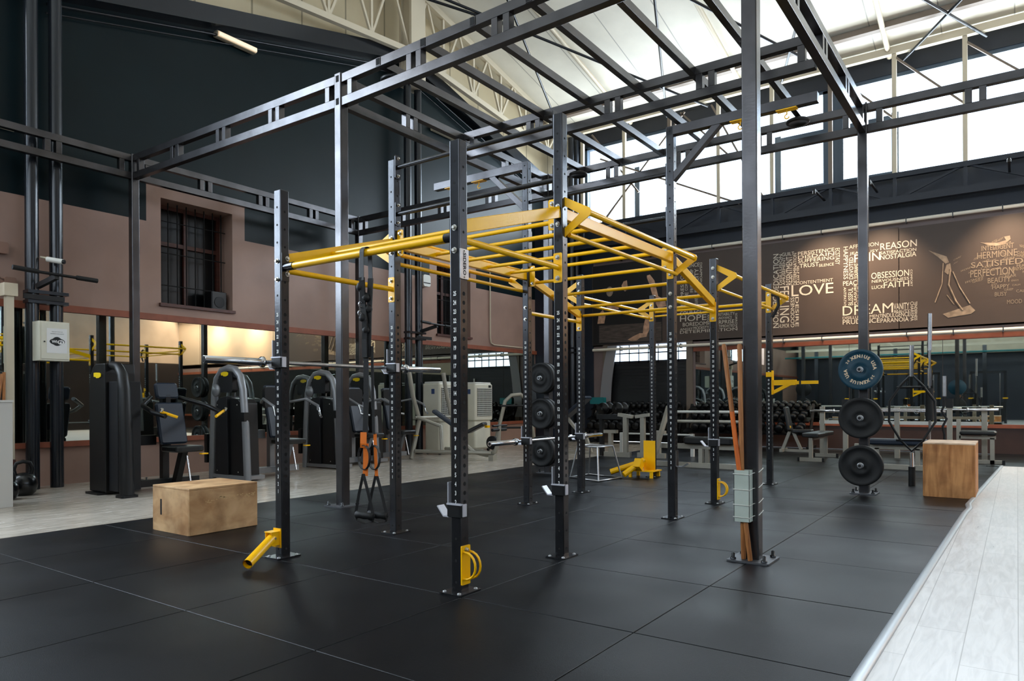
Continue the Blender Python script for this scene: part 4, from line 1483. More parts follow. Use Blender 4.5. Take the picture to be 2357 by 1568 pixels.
strap('main_strap', [(X0 + 0.02, Y0 - 0.03, 1.40), (X0 + 0.02, Y0 - 0.035, 1.1), (X0 + 0.02, Y0 - 0.04, 0.86)], 0.018, M['black_web'], t, (-0.3, 1, 0), 0.004)
strap('orange_tab', [(X0 - 0.012, Y0 + 0.014, 0.87), (X0 - 0.016, Y0 + 0.012, 0.80), (X0 - 0.012, Y0 + 0.016, 0.775)], 0.040, M['orange'], t, (-0.4, 1, 0), 0.006)
strap('orange_strap', [(X0, Y0 + 0.006, 0.80), (X0, Y0 + 0.008, 0.70), (X0 - 0.003, Y0 + 0.01, 0.60)], 0.033, M['orange'], t, (-0.4, 1, 0), 0.006)
strap('orange_strap', [(X0 + 0.03, Y0 - 0.042, 0.86), (X0 + 0.03, Y0 - 0.046, 0.74), (X0 + 0.03, Y0 - 0.052, 0.63), (X0 + 0.03, Y0 - 0.054, 0.60)], 0.020, M['orange'], t, (-0.4, 1, 0), 0.004)
for yy, xx, rr_ in ((Y0 + 0.012, X0 - 0.01, 0.044), (Y0 - 0.045, X0 + 0.02, 0.042)):
    strap('foot_cradle', [(xx, yy + rr_ * 1.15 * math.sin(a), 0.715 + 0.075 * math.cos(a)) for a in [2 * PI * i / 16 for i in range(17)]], 0.022, M['black_web'], t, (1, 0.25, 0), 0.004)
for (yc, xc, w_) in ((Y0 + 0.0, X0 - 0.02, 0.115), (Y0 - 0.05, X0 + 0.04, 0.125)):
    top = Vector((xc, yc + 0.01, 0.615))
    a = Vector((xc - 0.02, yc + w_ / 2, 0.365))
    b = Vector((xc + 0.02, yc - w_ / 2, 0.355))
    strap('handle_strap', [top, top * 0.5 + a * 0.5 + Vector((0, .004, 0)), a], 0.017, M['black_web'], t, (-0.6, 0.8, 0))
    strap('handle_strap', [top, top * 0.5 + b * 0.5 + Vector((0, -.004, 0)), b], 0.019, M['black_web'], t, (-0.6, 0.8, 0))
    e = (b - a).normalized()
    MB().tube([a, a + e * .006, a * 0.7 + b * 0.3, a * .5 + b * .5, a * 0.3 + b * 0.7, b - e * .006, b], [0.017, 0.024, 0.021, 0.024, 0.021, 0.024, 0.017], 14).build('grip', M['rubber'], t)
    strap('handle_loop', [a, a + Vector((0, -.01, -0.035)), (a + b) / 2 + Vector((0, 0, -0.05)), b + Vector((0, .01, -0.035)), b], 0.018, M['black_web'], t, (1, 0.2, 0))

# ---- wooden sticks in a duct tied to the tall gantry column
CX3, CY3 = GX3
t = thing('stick_holder', 'grey plastic duct tied to the nearest gantry column with white cable ties', 'holder', (CX3 - 0.09, CY3 + 0.03, 0.25))
dx0, dx1, dy0, dy1 = CX3 - 0.125, CX3 - 0.052, CY3 - 0.015, CY3 + 0.085
d = MB()
w_ = 0.003
d.box((dx0, dy0, 0.265), (dx0 + w_, dy1, 0.60)).box((dx1 - w_, dy0, 0.265), (dx1, dy1, 0.60)).box((dx0, dy0, 0.265), (dx1, dy0 + w_, 0.60)).box((dx0, dy1 - w_, 0.265), (dx1, dy1, 0.60))
d.build('duct', M['duct'], t)
for z in (0.575, 0.475, 0.375, 0.295):
    pts = [(dx0 - 0.002, dy1 + 0.006, z), (dx0 - 0.002, dy0 - 0.002, z - 0.003), (dx1, dy0 - 0.004, z + 0.004), (CX3 - 0.04, CY3 - 0.053, z + 0.012), (CX3 + 0.052, CY3 - 0.053, z + 0.03),
           (CX3 + 0.052, CY3 + 0.053, z + 0.03), (CX3 - 0.04, CY3 + 0.06, z + 0.012), (dx0 - 0.002, dy1 + 0.004, z)]
    MB().tube(pts, 0.0028, 6).build('cable_tie', M['white_plastic'], t)
p0, p1 = Vector((CX3 - 0.075, CY3 + 0.040, 0.0145)), Vector((CX3 - 0.085, CY3 + 0.057, 1.425))
o = MB().tube([p0, p0.lerp(p1, 0.005), p0.lerp(p1, 0.99), p1], [0.0135, 0.0155, 0.0155, 0.011], 16).build('wooden_stick', M['stick_wood'])
tag(o, 'upright brown wooden stick standing in the grey duct', 'stick', 'wooden sticks in the grey duct')
p0, p1 = Vector((CX3 - 0.105, CY3 - 0.013, 0.0145)), Vector((CX3 - 0.075, CY3 + 0.165, 1.43))
t = thing('wooden_stick', 'leaning wooden stick with an orange middle standing in the grey duct', 'stick', tuple(p0), 0, 'wooden sticks in the grey duct')
MB().tube([p0, p0.lerp(p1, 0.005), p0.lerp(p1, 0.19)], [0.0135, 0.0155, 0.0155], 16).tube([p0.lerp(p1, 0.68), p0.lerp(p1, 0.99), p1], [0.0155, 0.0155, 0.011], 16).build('stick_ends', M['stick_wood'], t)
MB().tube([p0.lerp(p1, 0.188), p0.lerp(p1, 0.682)], 0.0157, 16).build('orange_middle', M['stick_orange'], t)  # orange colour over the middle stretch of the stick


# ---- plyometric boxes
def plyo(name, label, x0, x1, y0, y1, h, m, mt):
    t = thing(name, label, 'wooden box', ((x0 + x1) / 2, (y0 + y1) / 2, 0), 0, 'plywood jump boxes')
    b = MB()
    th = 0.018
    b.box((x0, y0, 0.001), (x1, y0 + th, h - th)).box((x0, y1 - th, 0.001), (x1, y1, h - th))
    b.box((x1 - th, y0 + th, 0.001), (x1, y1 - th, h - th))
    b.build('side_panels', m, t, bevel=0.004)
    MB().box((x0, y0, h - th), (x1, y1, h)).build('top_panel', mt, t, bevel=0.004)
    return t, th


bx = (3.065, 3.68, 5.315, 5.87, 0.375)
t, th = plyo('plyo_box', 'worn wooden jump box lying at the left with a slot handle in its end', *bx, M['ply_worn'], M['ply_worn'])
# end panel with a vertical slot
x0, y0, y1, h = bx[0], bx[2] + th, bx[3] - th, bx[4] - th
sy0, sy1, sz0, sz1 = 5.725, 5.752, 0.135, 0.265
MB().box((x0, y0, 0.001), (x0 + th, sy0, h)).box((x0, sy1, 0.001), (x0 + th, y1, h)).box((x0, sy0, 0.001), (x0 + th, sy1, sz0)).box((x0, sy0, sz1), (x0 + th, sy1, h)).build('end_panel', M['ply_worn'], t)
MB().box((x0 + 0.001, sy0 - .01, sz0 - .01), (x0 + th + 0.03, sy1 + .01, sz1 + .01)).build('hand_slot', M['dark_hole'], t)
# flaked paint marks
fk = MB()
rr = random.Random(5)
for i in range(60):
    px = 3.20 + rr.random() * 0.45
    pz = 0.255 + 0.03 * rr.random() - 0.02 * (px < 3.3)
    s_ = 0.003 + 0.008 * rr.random()
    fk.add([(px, bx[2] - 0.0008, pz), (px + s_ * 1.8, bx[2] - 0.0008, pz + s_ * .2), (px + s_ * 1.4, bx[2] - 0.0008, pz + s_), (px + s_ * 0.3, bx[2] - 0.0008, pz + s_ * .8)], [(0, 1, 2, 3)])
fk.build('paint_flakes', mat('pale_flakes', 'cfae7c', 0.7), t)
t, th = plyo('plyo_box', 'tall wooden jump box beside the white walkway at the right', 8.87, 9.55, 0.36, 0.84, 0.585, M['ply_face'], M['ply_top'])
MB().box((8.87, 0.36 + th, 0.001), (8.87 + th, 0.84 - th, 0.585 - th)).build('end_panel', M['ply_face'], t)


# ---- bumper plates on the gantry columns
def bumper(x, y, z, label, m='rubber', r=0.225, w=0.075, text=None, hub='steel'):
    t = thing('bumper_plate', label, 'weight plate', (x, y, z), 0, 'bumper plates hung on the gantry columns')
    prof = [(0.027, -w / 2 + 0.006), (0.06, -w / 2 + 0.006), (0.065, -w / 2 + 0.002), (0.105, -w / 2 + 0.002), (0.11, -w / 2 + 0.008), (0.185, -w / 2 + 0.008), (0.192, -w / 2), (r - 0.008, -w / 2), (r, -w / 2 + 0.008),
            (r, w / 2 - 0.008), (r - 0.008, w / 2), (0.027, w / 2)]
    MB().lathe((x, y, z), prof, axis=0, n=56).build('disc', M[m], t)
    MB().lathe((x, y, z), [(0.026, -w / 2 - 0.003), (0.034, -w / 2 - 0.003), (0.034, w / 2)], axis=0, n=28).build('hub_ring', M[hub], t)
    if text:
        tx = MB()
        xs = x - w / 2 + 0.0072

        def arc(s, a0, step, rad_, hh):
            for i, ch in enumerate(s):
                if ch == ' ': continue
                a = rad(a0 - step * i)          # picture angle: 0 = right (-Y), 90 = up
                ex = Vector((0, -math.sin(a), -math.cos(a)))
                ex = Vector((0, -math.cos(a - PI / 2), math.sin(a - PI / 2)))
                ey = Vector((0, -math.cos(a), math.sin(a)))
                cc = Vector((xs, y - rad_ * math.cos(a), z + rad_ * math.sin(a)))
                put_text(tx, ch, cc, ex, ey, None, hh, bold=0.045, center=True)
        arc('XENIUS', 122, 13.5, 0.148, 0.037)
        arc('USA', 30, 12.5, 0.148, 0.037)
        arc('XENIUS', 302, 13.5, 0.148, 0.037)
        arc('USA', 210, 12.5, 0.148, 0.037)
        arc('20', 150, 10, 0.152, 0.026)
        arc('20', 330, 10, 0.152, 0.026)
        tx.build('plate_lettering', mat('plate_print', 'e0c9a8', 0.6), t)
    return t


for (cx, cy, info) in ((8.77, 1.41, (('blue', 1.385), ('black', 0.85), ('black', 0.325))), (8.77, 5.62, (('black', 1.385), ('black', 0.87), ('black', 0.325)))):
    for k, (c_, z) in enumerate(info):
        MB().tube([(cx - 0.045, cy, z), (cx - 0.235, cy, z)], 0.0245, 18).build('plate_peg', M['steel'], gan)
        MB().tube([(cx - 0.2351, cy, z), (cx - 0.2353, cy, z)], 0.016, 16).build('peg_end', M['plastic'], gan)
        right = cy < 3
        if c_ == 'blue':
            bumper(cx - 0.155, cy, z, 'petrol blue lettered bumper plate at the top of the far right column', 'blue_rubber', text=True)
        else:
            w_ = ('the far right column', 'the column behind the low barbell')[0 if right else 1]
            pos = ('top', 'middle', 'lowest')[k]
            bumper(cx - 0.155, cy, z, 'black bumper plate, %s one on %s' % (pos, w_))
            if not right:
                bumper(cx - 0.068, cy, z, 'rear black bumper plate behind the %s one on %s' % (pos, w_))
        if right and c_ != 'blue':
            pass


# ================================================================== LEFT WALL EQUIPMENT
def pad(name, c, s, M4, m, parent, r=0.035):
    mb = MB()
    mb.rbox((0, 0, 0), s, r, 1, 5, M=Matrix.Translation(c) @ M4, edge=min(0.018, s[1] * 0.3))
    return mb.build(name, m, parent)


def selector(label, X, Y, style, arms='chest'):
    """weight stack machine; the tower faces -X, the seat stands to its +X side and faces -Y"""
    t = thing('weight_machine', label, 'weight machine', (X + 0.6, Y, 0), 0, 'selectorised weight machines along the left wall')
    blk = style == 'black'
    fm = M['plastic'] if blk else M['silver']
    dark = M['grey_plastic']
    H = 1.52
    if blk:
        # two rounded lobes
        prof = [(Y + 0.36, 0.03), (Y + 0.36, 1.22), (Y + 0.34, 1.36), (Y + 0.27, 1.47), (Y + 0.20, 1.51), (Y - 0.02, 1.51), (Y - 0.03, 1.40), (Y - 0.03, 0.03)]
        MB().prism(prof, 0, X, X + 0.34).build('weight_shroud', M['plastic'], t, bevel=0.012)
        MB().box((X + 0.04, Y - 0.24, 0.05), (X + 0.30, Y - 0.03, 1.30)).build('stack_cover', dark, t, bevel=0.006)
        MB().tube([(X + 0.06, Y - 0.40, 0.0), (X + 0.06, Y - 0.385, 0.7), (X + 0.06, Y - 0.355, 1.2), (X + 0.06, Y - 0.31, 1.37), (X + 0.07, Y - 0.20, 1.465), (X + 0.08, Y - 0.04, 1.49)], [0.075, 0.068, 0.062, 0.058, 0.05, 0.045], 16).build('frame_tube', M['plastic'], t)
        MB().rbox((X + 0.06, Y - 0.40, 0.012), (0.19, 0.17, 0.024), 0.03).build('foot', M['plastic'], t)
        MB().rbox((X + 0.15, Y + 0.2, 0.012), (0.4, 0.34, 0.024), 0.03).build('foot', M['plastic'], t)
        badge = (Y + 0.13, 1.375)
    else:
        pts = [(X + 0.02, Y + 0.40, 0.0), (X + 0.02, Y + 0.37, 0.7), (X + 0.02, Y + 0.33, 1.20), (X + 0.02, Y + 0.27, 1.38), (X + 0.02, Y + 0.15, 1.49), (X + 0.02, Y, 1.52), (X + 0.02, Y - 0.15, 1.50), (X + 0.02, Y - 0.27, 1.40), (X + 0.02, Y - 0.33, 1.22), (X + 0.02, Y - 0.385, 0.7), (X + 0.02, Y - 0.42, 0.0)]
        MB().tube(pts, 0.048, 14).build('frame_tube', fm, t)
        prof = [(Y + 0.30, 0.06), (Y + 0.27, 1.06), (Y + 0.20, 1.12), (Y + 0.02, 1.14), (Y + 0.0, 0.06)]
        MB().prism(prof, 0, X + 0.0, X + 0.28).build('weight_shroud', dark, t, bevel=0.01)
        prof = [(Y - 0.01, 0.06), (Y - 0.01, 1.12), (Y - 0.20, 1.10), (Y - 0.27, 1.04), (Y - 0.31, 0.06)]
        MB().prism(prof, 0, X + 0.03, X + 0.28).build('stack_cover', M['plastic'], t, bevel=0.01)
        MB().rbox((X + 0.03, Y + 0.03, 1.32), (0.08, 0.32, 0.26), 0.04, 0, 4).build('head_panel', dark, t)
        MB().prism([(Y + 0.26, 1.36), (Y + 0.15, 1.455), (Y, 1.485), (Y - 0.15, 1.46), (Y - 0.26, 1.38), (Y - 0.2, 1.38), (Y, 1.43), (Y + 0.2, 1.36)], 0, X + 0.0, X + 0.1).build('head_cowl', dark, t)
        MB().lathe((X - 0.02, Y + 0.23, 1.22), [(0.01, -0.02), (0.085, -0.018), (0.085, 0.018), (0.01, 0.02)], axis=0, n=26).build('cable_pulley', fm, t)
        MB().tube([(X + 0.1, Y - 0.14, 1.08), (X + 0.1, Y - 0.14, 1.44)], 0.014, 10).tube([(X + 0.1, Y - 0.02, 1.08), (X + 0.1, Y - 0.02, 1.3)], 0.014, 10).build('guide_rod', M['chrome'], t)
        MB().box((X + 0.0, Y - 0.40, 0.02), (X + 0.30, Y + 0.40, 0.07)).build('base_rail', fm, t)
        MB().box((X - 0.03, Y - 0.42, 0.80), (X + 0.08, Y - 0.31, 0.92)).build('clamp_band', M['plastic'], t)
        MB().box((X - 0.04, Y + 0.44, 0.22), (X + 0.02, Y + 0.50, 0.62)).build('side_guard', M['plastic'], t)
        sc = MB()
        for (dy, z) in ((0.24, 1.02), (-0.22, 1.02), (0.25, 0.12), (-0.24, 0.12)):
            sc.lathe((X - 0.002, Y + dy, z), [(0.009, 0), (0.006, -0.003)], axis=0, n=8)
        sc.build('cover_screws', M['bolt'], t)
        badge = (Y + 0.05, 1.44)
    b = MB()
    b.prism([(badge[0] + 0.085 * sx, badge[1] + 0.032 * sz) for sx, sz in ((1, .9), (.4, 1), (-.5, .9), (-1, .45), (-.95, -.5), (-.4, -1), (.3, -1), (.45, -.6), (1, -.5))], 0, X - 0.012, X - 0.004)
    b.build('logo_badge', mat('badge_yellow', 'e3c300', 0.5), t)
    # frame to the seat
    fx = M['plastic'] if blk else M['silver']
    SX = X + 0.78
    fr = MB()
    fr.box((X + 0.3, Y - 0.05, 0.05), (SX + 0.35, Y + 0.05, 0.13))
    fr.box((X + 0.3, Y + 0.10, 0.54), (SX - 0.12, Y + 0.18, 0.66))
    fr.build('base_frame', fx, t)
    for dx in (0.42, 0.78):
        MB().box((X + dx - 0.04, Y + 0.10, 0.05), (X + dx + 0.04, Y + 0.18, 1.15 if dx > 0.5 else 0.6)).build('upright', fx, t)
    rot = Matrix.Rotation(rad(-14), 4, 'X')
    pm = M['navy_pad']
    pad('back_pad', (SX, Y - 0.02, 0.80), (0.34, 0.07, 0.52), rot, pm, t)
    pad('head_pad', (SX, Y + 0.09, 1.20), (0.28, 0.07, 0.20), rot, pm, t)
    MB().box((SX - 0.03, Y + 0.04, 0.45), (SX + 0.03, Y + 0.10, 1.15)).build('pad_spine', fx, t)
    MB().rbox((SX, Y - 0.28, 0.50), (0.36, 0.40, 0.07), 0.06, 2, 5, edge=0.015).build('seat', M['black_pad'], t)
    MB().bar((SX, Y - 0.30, 0.48), (SX, Y - 0.12, 0.05), 0.07, 0.09).build('seat_post', fx, t)
    MB().tube([(SX + 0.02, Y - 0.42, 0.10), (SX + 0.02, Y - 0.34, 0.42)], 0.012, 8).build('gas_strut', M['chrome'], t)
    MB().box((SX + 0.12, Y - 0.50, 0.43), (SX + 0.2, Y - 0.44, 0.445)).build('seat_lever', M['yellow'], t)
    if arms == 'chest':
        for s in (-1, 1):
            MB().tube([(SX + s * 0.18, Y + 0.12, 1.12), (SX + s * 0.40, Y - 0.12, 1.02), (SX + s * 0.42, Y - 0.40, 0.94), (SX + s * 0.36, Y - 0.56, 0.90)], 0.028, 10).build('press_arm', fx, t)
            MB().tube([(SX + s * 0.40, Y - 0.52, 0.955), (SX + s * 0.24, Y - 0.60, 0.885)], 0.017, 10).build('hand_grip', M['yellow'], t)
            MB().tube([(SX + s * 0.40, Y - 0.54, 0.96), (SX + s * 0.40, Y - 0.56, 0.985)], 0.018, 10).build('grip_cap', M['chrome'], t)
    else:
        MB().rbox((SX - 0.05, Y + 0.02, 1.12), (0.30, 0.06, 0.30), 0.05, 1, 4).build('console_panel', dark, t)
        for s in (-1, 1):
            MB().tube([(SX + s * 0.22, Y + 0.05, 1.05), (SX + s * 0.36, Y - 0.2, 1.10), (SX + s * 0.38, Y - 0.45, 1.0), (SX + s * 0.30, Y - 0.55, 0.95)], 0.02, 10).build('press_arm', M['silver'], t)
            MB().tube([(SX + s * 0.38, Y - 0.45, 1.0), (SX + s * 0.38, Y - 0.5, 0.86), (SX + s * 0.30, Y - 0.62, 0.84)], 0.018, 10).build('hand_grip', M['chrome'], t)
    return t


selector('all black chest press machine with a tall rounded weight tower at the left', 3.88, 8.50, 'black')
selector('silver framed weight machine left of the leftmost upright, behind the worn box', 5.58, 8.72, 'silver', 'row')
selector('silver framed weight machine just left of the nearer gantry column', 7.38, 9.0, 'silver', 'row')
t0 = selector('silver framed machine half hidden behind the upright holding the far end of the long barbell', 8.48, 9.32, 'silver', 'row')

# ---- incline press bench, champagne tubes
t = thing('incline_bench', 'warm grey incline press bench with a navy pad behind the nearest upright', 'bench', (9.9, 8.3, 0))
cm = M['champagne']
for dy in (9.05, 8.12):
    pass
MB().tube([(9.50, 9.05, 0.0), (9.72, 9.05, 0.72), (9.55, 9.05, 1.15), (9.45, 9.05, 1.6)], 0.04, 12).build('rack_upright', cm, t)
MB().tube([(10.65, 9.05, 0.0), (10.65, 9.05, 0.72), (10.5, 9.05, 1.15), (10.4, 9.05, 1.6)], 0.04, 12).build('rack_upright', cm, t)
MB().tube([(9.6, 9.05, 0.75), (10.7, 9.05, 0.75)], 0.03, 10).build('cross_tube', cm, t)
MB().tube([(9.55, 9.0, 0.14), (9.95, 7.55, 0.14)], 0.035, 10).build('base_tube', cm, t)
MB().tube([(9.62, 9.0, 0.76), (9.75, 8.55, 0.60), (9.72, 8.5, 0.14)], 0.035, 10).build('side_tube', cm, t)
MB().tube([(10.4, 9.0, 0.14), (10.2, 7.9, 0.14)], 0.035, 10).build('base_tube', cm, t)
MB().tube([(9.75, 8.3, 0.50), (9.95, 7.95, 0.14), (10.0, 7.68, 0.09), (10.0, 7.5, 0.16), (9.99, 7.42, 0.34), (9.98, 7.4, 0.62)], 0.038, 12).build('front_tube', cm, t)
MB().box((9.93, 7.5, 0.0), (10.05, 7.6, 0.1)).build('foot', cm, t)
def pad_between(name, p, q, w, th, m, parent, side=(1, 0, 0)):
    p, q = Vector(p), Vector(q)
    d = (q - p).normalized()
    sd = Vector(side)
    sd = (sd - d * sd.dot(d)).normalized()
    nn = sd.cross(d)
    R4 = Matrix(((sd.x, nn.x, d.x, 0), (sd.y, nn.y, d.y, 0), (sd.z, nn.z, d.z, 0), (0, 0, 0, 1)))
    mb = MB()
    mb.rbox((0, 0, 0), (w, th, (q - p).length), 0.04, 1, 5, M=Matrix.Translation((p + q) / 2) @ R4, edge=0.016)
    return mb.build(name, m, parent)


pad_between('back_pad', (9.52, 8.52, 0.89), (9.80, 8.05, 0.50), 0.28, 0.06, M['navy_pad'], t, (1, 0.6, 0))
pad_between('seat', (9.83, 7.98, 0.50), (9.95, 7.68, 0.66), 0.28, 0.06, M['black_pad'], t, (1, 0.4, 0))
MB().box((9.98, 7.66, 0.58), (10.06, 7.72, 0.62)).build('adjust_lever', M['yellow'], t)
for x in (9.98,):
    MB().tube([(9.78, 7.4, 0.55), (10.18, 7.4, 0.55)], 0.028, 10).build('plate_pin', M['plastic'], t)
MB().tube([(9.80, 7.40, 0.62), (10.2, 7.40, 0.62)], 0.02, 10).build('plate_pin', M['plastic'], t)
MB().lathe((10.25, 7.75, 0.30), [(0.01, -0.03), (0.12, -0.03), (0.12, 0.03), (0.01, 0.03)], axis=0, n=26).build('pivot_disc', M['rubber'], t)

# ---- arched rack with arms behind the low barbell
t = thing('lever_machine', 'warm grey arched lever machine with empty plate pins behind the low barbell', 'weight machine', (12.6, 8.9, 0))
MB().tube([(12.2, 9.2, 0.0), (12.45, 9.2, 0.6), (12.5, 9.1, 1.05), (12.6, 9.0, 1.18), (12.8, 8.9, 1.2), (12.95, 8.8, 1.05), (12.95, 8.7, 0.5), (13.1, 8.7, 0.0)], 0.04, 12).build('arch_tube', cm, t)
MB().tube([(12.9, 8.75, 0.7), (12.4, 8.5, 0.0)], 0.04, 12).build('leg_tube', cm, t)
MB().tube([(12.2, 9.0, 0.95), (12.7, 8.6, 0.95)], 0.022, 10).build('plate_pin', M['plastic'], t)
MB().tube([(12.2, 9.0, 0.48), (12.7, 8.6, 0.48)], 0.022, 10).build('plate_pin', M['plastic'], t)
pad('back_pad', (12.98, 8.72, 1.22), (0.26, 0.07, 0.5), Matrix.Rotation(rad(-8), 4, 'X'), M['black_pad'], t)

# ---- evaporative coolers
def cooler(x, y, label, rz=0.0, s=1.0):
    t = thing('air_cooler', label, 'air cooler', (x, y, 0), rz, 'portable evaporative air coolers')
    L = dict(local=True)
    MB().rbox((0, 0, 1.03), (0.60, 0.46, 0.76), 0.05, 2, 5, edge=0.02).build('housing', M['off_white'], t, **L)
    MB().rbox((0, 0, 0.36), (0.54, 0.40, 0.60), 0.05, 2, 5, edge=0.03).build('water_tank', M['off_white'], t, **L)
    MB().rbox((0, 0, 1.425), (0.56, 0.42, 0.04), 0.05, 2, 5, edge=0.012).build('lid', M['white_plastic'], t, **L)
    MB().box((-0.24, -0.236, 0.74), (0.24, -0.231, 1.32)).build('grille_opening', M['dark_hole'], t, **L)
    g_ = MB()
    for i in range(15):
        z = 0.76 + i * 0.04
        g_.box((-0.24, -0.245, z - 0.006), (0.24, -0.232, z + 0.006))
    for i in range(11):
        xx = -0.23 + i * 0.046
        g_.box((xx - 0.003, -0.250, 0.74), (xx + 0.003, -0.244, 1.32))
    g_.build('grille', M['white_plastic'], t, **L)
    MB().box((-0.304, -0.10, 1.20), (-0.3005, -0.02, 1.30)).build('side_sticker', mat('sticker_blue', '2a3f6a', 0.5), t, **L)
    for sx in (-1, 1):
        for sy in (-1, 1):
            MB().lathe((sx * 0.22, sy * 0.16, 0.03), [(0.005, -0.02), (0.03, -0.02), (0.03, 0.02), (0.005, 0.02)], axis=0, n=14).build('caster', M['plastic'], t, **L)
    MB().box((0.14, -0.238, 1.335), (0.22, -0.232, 1.385)).build('control_panel', M['grey_plastic'], t, **L)
    return t


cooler(10.78, 9.45, 'beige air cooler behind the incline bench, the left one of two')
cooler(11.72, 9.30, 'white air cooler partly hidden by the nearest upright, right of the beige one')

# ---- pull-up grips on the pipe columns
def wall_grip(x, y, z, label):
    t = thing('pull_up_grip', label, 'pull-up bar', (x, y, z), 0, 'black pull-up bars fixed on the pipe columns')
    MB().tube([(x - 0.42, y, z + 0.015), (x - 0.15, y, z), (x + 0.15, y, z - 0.01), (x + 0.46, y, z - 0.02)], 0.018, 10).build('cross_bar', M['plastic'], t)
    MB().tube([(x - 0.44, y, z + 0.017), (x - 0.18, y, z + 0.002)], 0.028, 12).build('hand_grip', M['rubber'], t)
    MB().tube([(x + 0.24, y, z - 0.012), (x + 0.48, y, z - 0.02)], 0.028, 12).build('hand_grip', M['rubber'], t)
    MB().bar((x + 0.02, y, z - 0.03), (x - 0.05, 9.70, z - 0.12), 0.05, 0.06).build('bracket_arm', M['plastic'], t)
    MB().box((x - 0.2, 9.70, z - 0.28), (x + 0.25, 9.725, z - 0.22)).build('bracket_strap', M['plastic'], t)
    return t


wall_grip(3.72, 9.35, 2.60, 'black pull-up bar with foam grips on the near pipe columns, above the white cabinet')
t = wall_grip(10.55, 9.35, 2.58, 'grey angled pull-up bar on the far pipe columns beside the second window')

# ---- cabinet with the notice
t = thing('wall_cabinet', 'small white metal cabinet with a wifi notice on the near pipe columns', 'cabinet', (3.78, 9.6, 1.57))
MB().rbox((3.79, 9.64, 1.81), (0.335, 0.20, 0.475), 0.008, 2, 2).build('cabinet_box', M['off_white'], t)
MB().box((3.645, 9.532, 1.592), (3.945, 9.54, 2.03)).build('door', M['off_white'], t, bevel=0.003)
MB().lathe((3.675, 9.531, 1.80), [(0.009, 0), (0.009, -0.006)], axis=1, n=12).build('lock', M['plastic'], t)
no = MB().box((3.70, 9.5305, 1.665), (3.925, 9.5315, 1.965)).build('notice', mat('paper', 'dedede', 0.8), t)
lt = MB()
put_text(lt, 'FREE NETWORK FOR', (3.815, 9.5298, 1.925), (1, 0, 0), (0, 0, 1), 0.12, 0.009, center=True)
put_text(lt, 'MEMBERS AND GUESTS', (3.815, 9.5298, 1.90), (1, 0, 0), (0, 0, 1), 0.15, 0.009, center=True)
lt.prism([(3.815 + 0.085 * math.cos(a), 1.805 + 0.042 * math.sin(a)) for a in [2 * PI * k / 24 for k in range(24)]], 1, 9.5296, 9.5300)
lt.prism([(3.812 + 0.055 * math.cos(a), 1.808 + 0.055 * math.sin(a)) for a in [2 * PI * k / 24 for k in range(24)]], 1, 9.5295, 9.5299)
lt.build('notice_print', mat('print_dark', '17181a', 0.7), no)
lw = MB()
lw.prism([(3.855 + 0.038 * math.cos(a), 1.800 + 0.028 * math.sin(a)) for a in [2 * PI * k / 20 for k in range(20)]], 1, 9.5290, 9.5293)
put_text(lw, 'Wi', (3.752, 9.5289, 1.788), (1, 0, 0), (0, 0, 1), 0.06, 0.034, bold=0.03)
lw.build('notice_white_print', mat('print_white', 'e8e8e8', 0.7), no)
ld = MB()
put_text(ld, 'Fi', (3.832, 9.5286, 1.786), (1, 0, 0), (0, 0, 1), 0.042, 0.032, bold=0.03)
ld.build('notice_dark_print', bpy.data.materials['print_dark'], no)

# ---- camera, speaker, lamps, pipes
t = thing('security_camera', 'small white security camera between the near pipe columns', 'camera', (3.80, 9.7, 2.82))
MB().tube([(3.78, 9.72, 2.83), (3.90, 9.58, 2.80)], 0.032, 14).build('camera_body', M['white_plastic'], t)
MB().tube([(3.90, 9.58, 2.80), (3.915, 9.562, 2.797)], 0.026, 14).build('lens', M['plastic'], t)
MB().tube([(3.74, 9.80, 2.86), (3.79, 9.72, 2.84)], 0.014, 8).build('mount', M['cream_metal'], t)
t = thing('loudspeaker', 'black loudspeaker standing on the sill of the left niche', 'speaker', (6.38, 10.2, 2.5))
MB().rbox((6.37, 10.26, 2.64), (0.26, 0.20, 0.28), 0.02, 2, 3).build('speaker_box', M['plastic'], t)
MB().lathe((6.37, 10.158, 2.62), [(0.085, 0), (0.085, -0.004), (0.07, 0.008), (0.02, 0.016)], axis=1, n=24).build('speaker_cone', M['grey_plastic'], t)
for (x, z, lab) in ((6.58, 6.73, 'tube lamp high on the dark green gable wall at the left'), (11.55, 6.82, 'tube lamp high on the dark green gable wall beyond the pipe columns')):
    t = thing('tube_lamp', lab, 'lamp', (x, 9.98, z), 0, 'long tube lamps on the gable wall')
    MB().rbox((x, 10.02, z), (0.68, 0.12, 0.10), 0.03, 0, 4).build('lamp_body', M['cream_metal'], t)
    MB().rbox((x, 9.955, z - 0.01), (0.66, 0.05, 0.075), 0.02, 0, 4).build('diffuser', M['led'], t)
t = thing('wall_pipe', 'thin pale conduit running down the left wall from the dark band', 'pipe', (13.3, 10.05, 2.5))
MB().tube([(13.25, 10.07, 4.3), (13.25, 10.07, 2.55), (13.28, 10.07, 2.42), (13.4, 10.07, 2.38), (14.6, 10.07, 2.38)], 0.016, 8).build('pipe_run', M['cream_metal'], t)
t = thing('wall_sconce', 'small white wall lamp beside the far pipe columns', 'lamp', (10.95, 10.0, 3.55))
MB().rbox((10.95, 10.02, 3.56), (0.22, 0.12, 0.24), 0.05, 1, 4).build('lamp_shell', M['white_plastic'], t)
MB().box((10.85, 9.955, 3.50), (11.05, 9.97, 3.52)).build('lamp_slot', M['grey_plastic'], t)
t = thing('cable_conduit', 'pale horizontal conduit end on the dark wall at the far left', 'pipe', (3.2, 10.0, 4.4))
MB().tube([(1.5, 10.05, 4.42), (3.55, 10.05, 4.42)], 0.02, 8).build('pipe_run', M['cream_metal'], t)
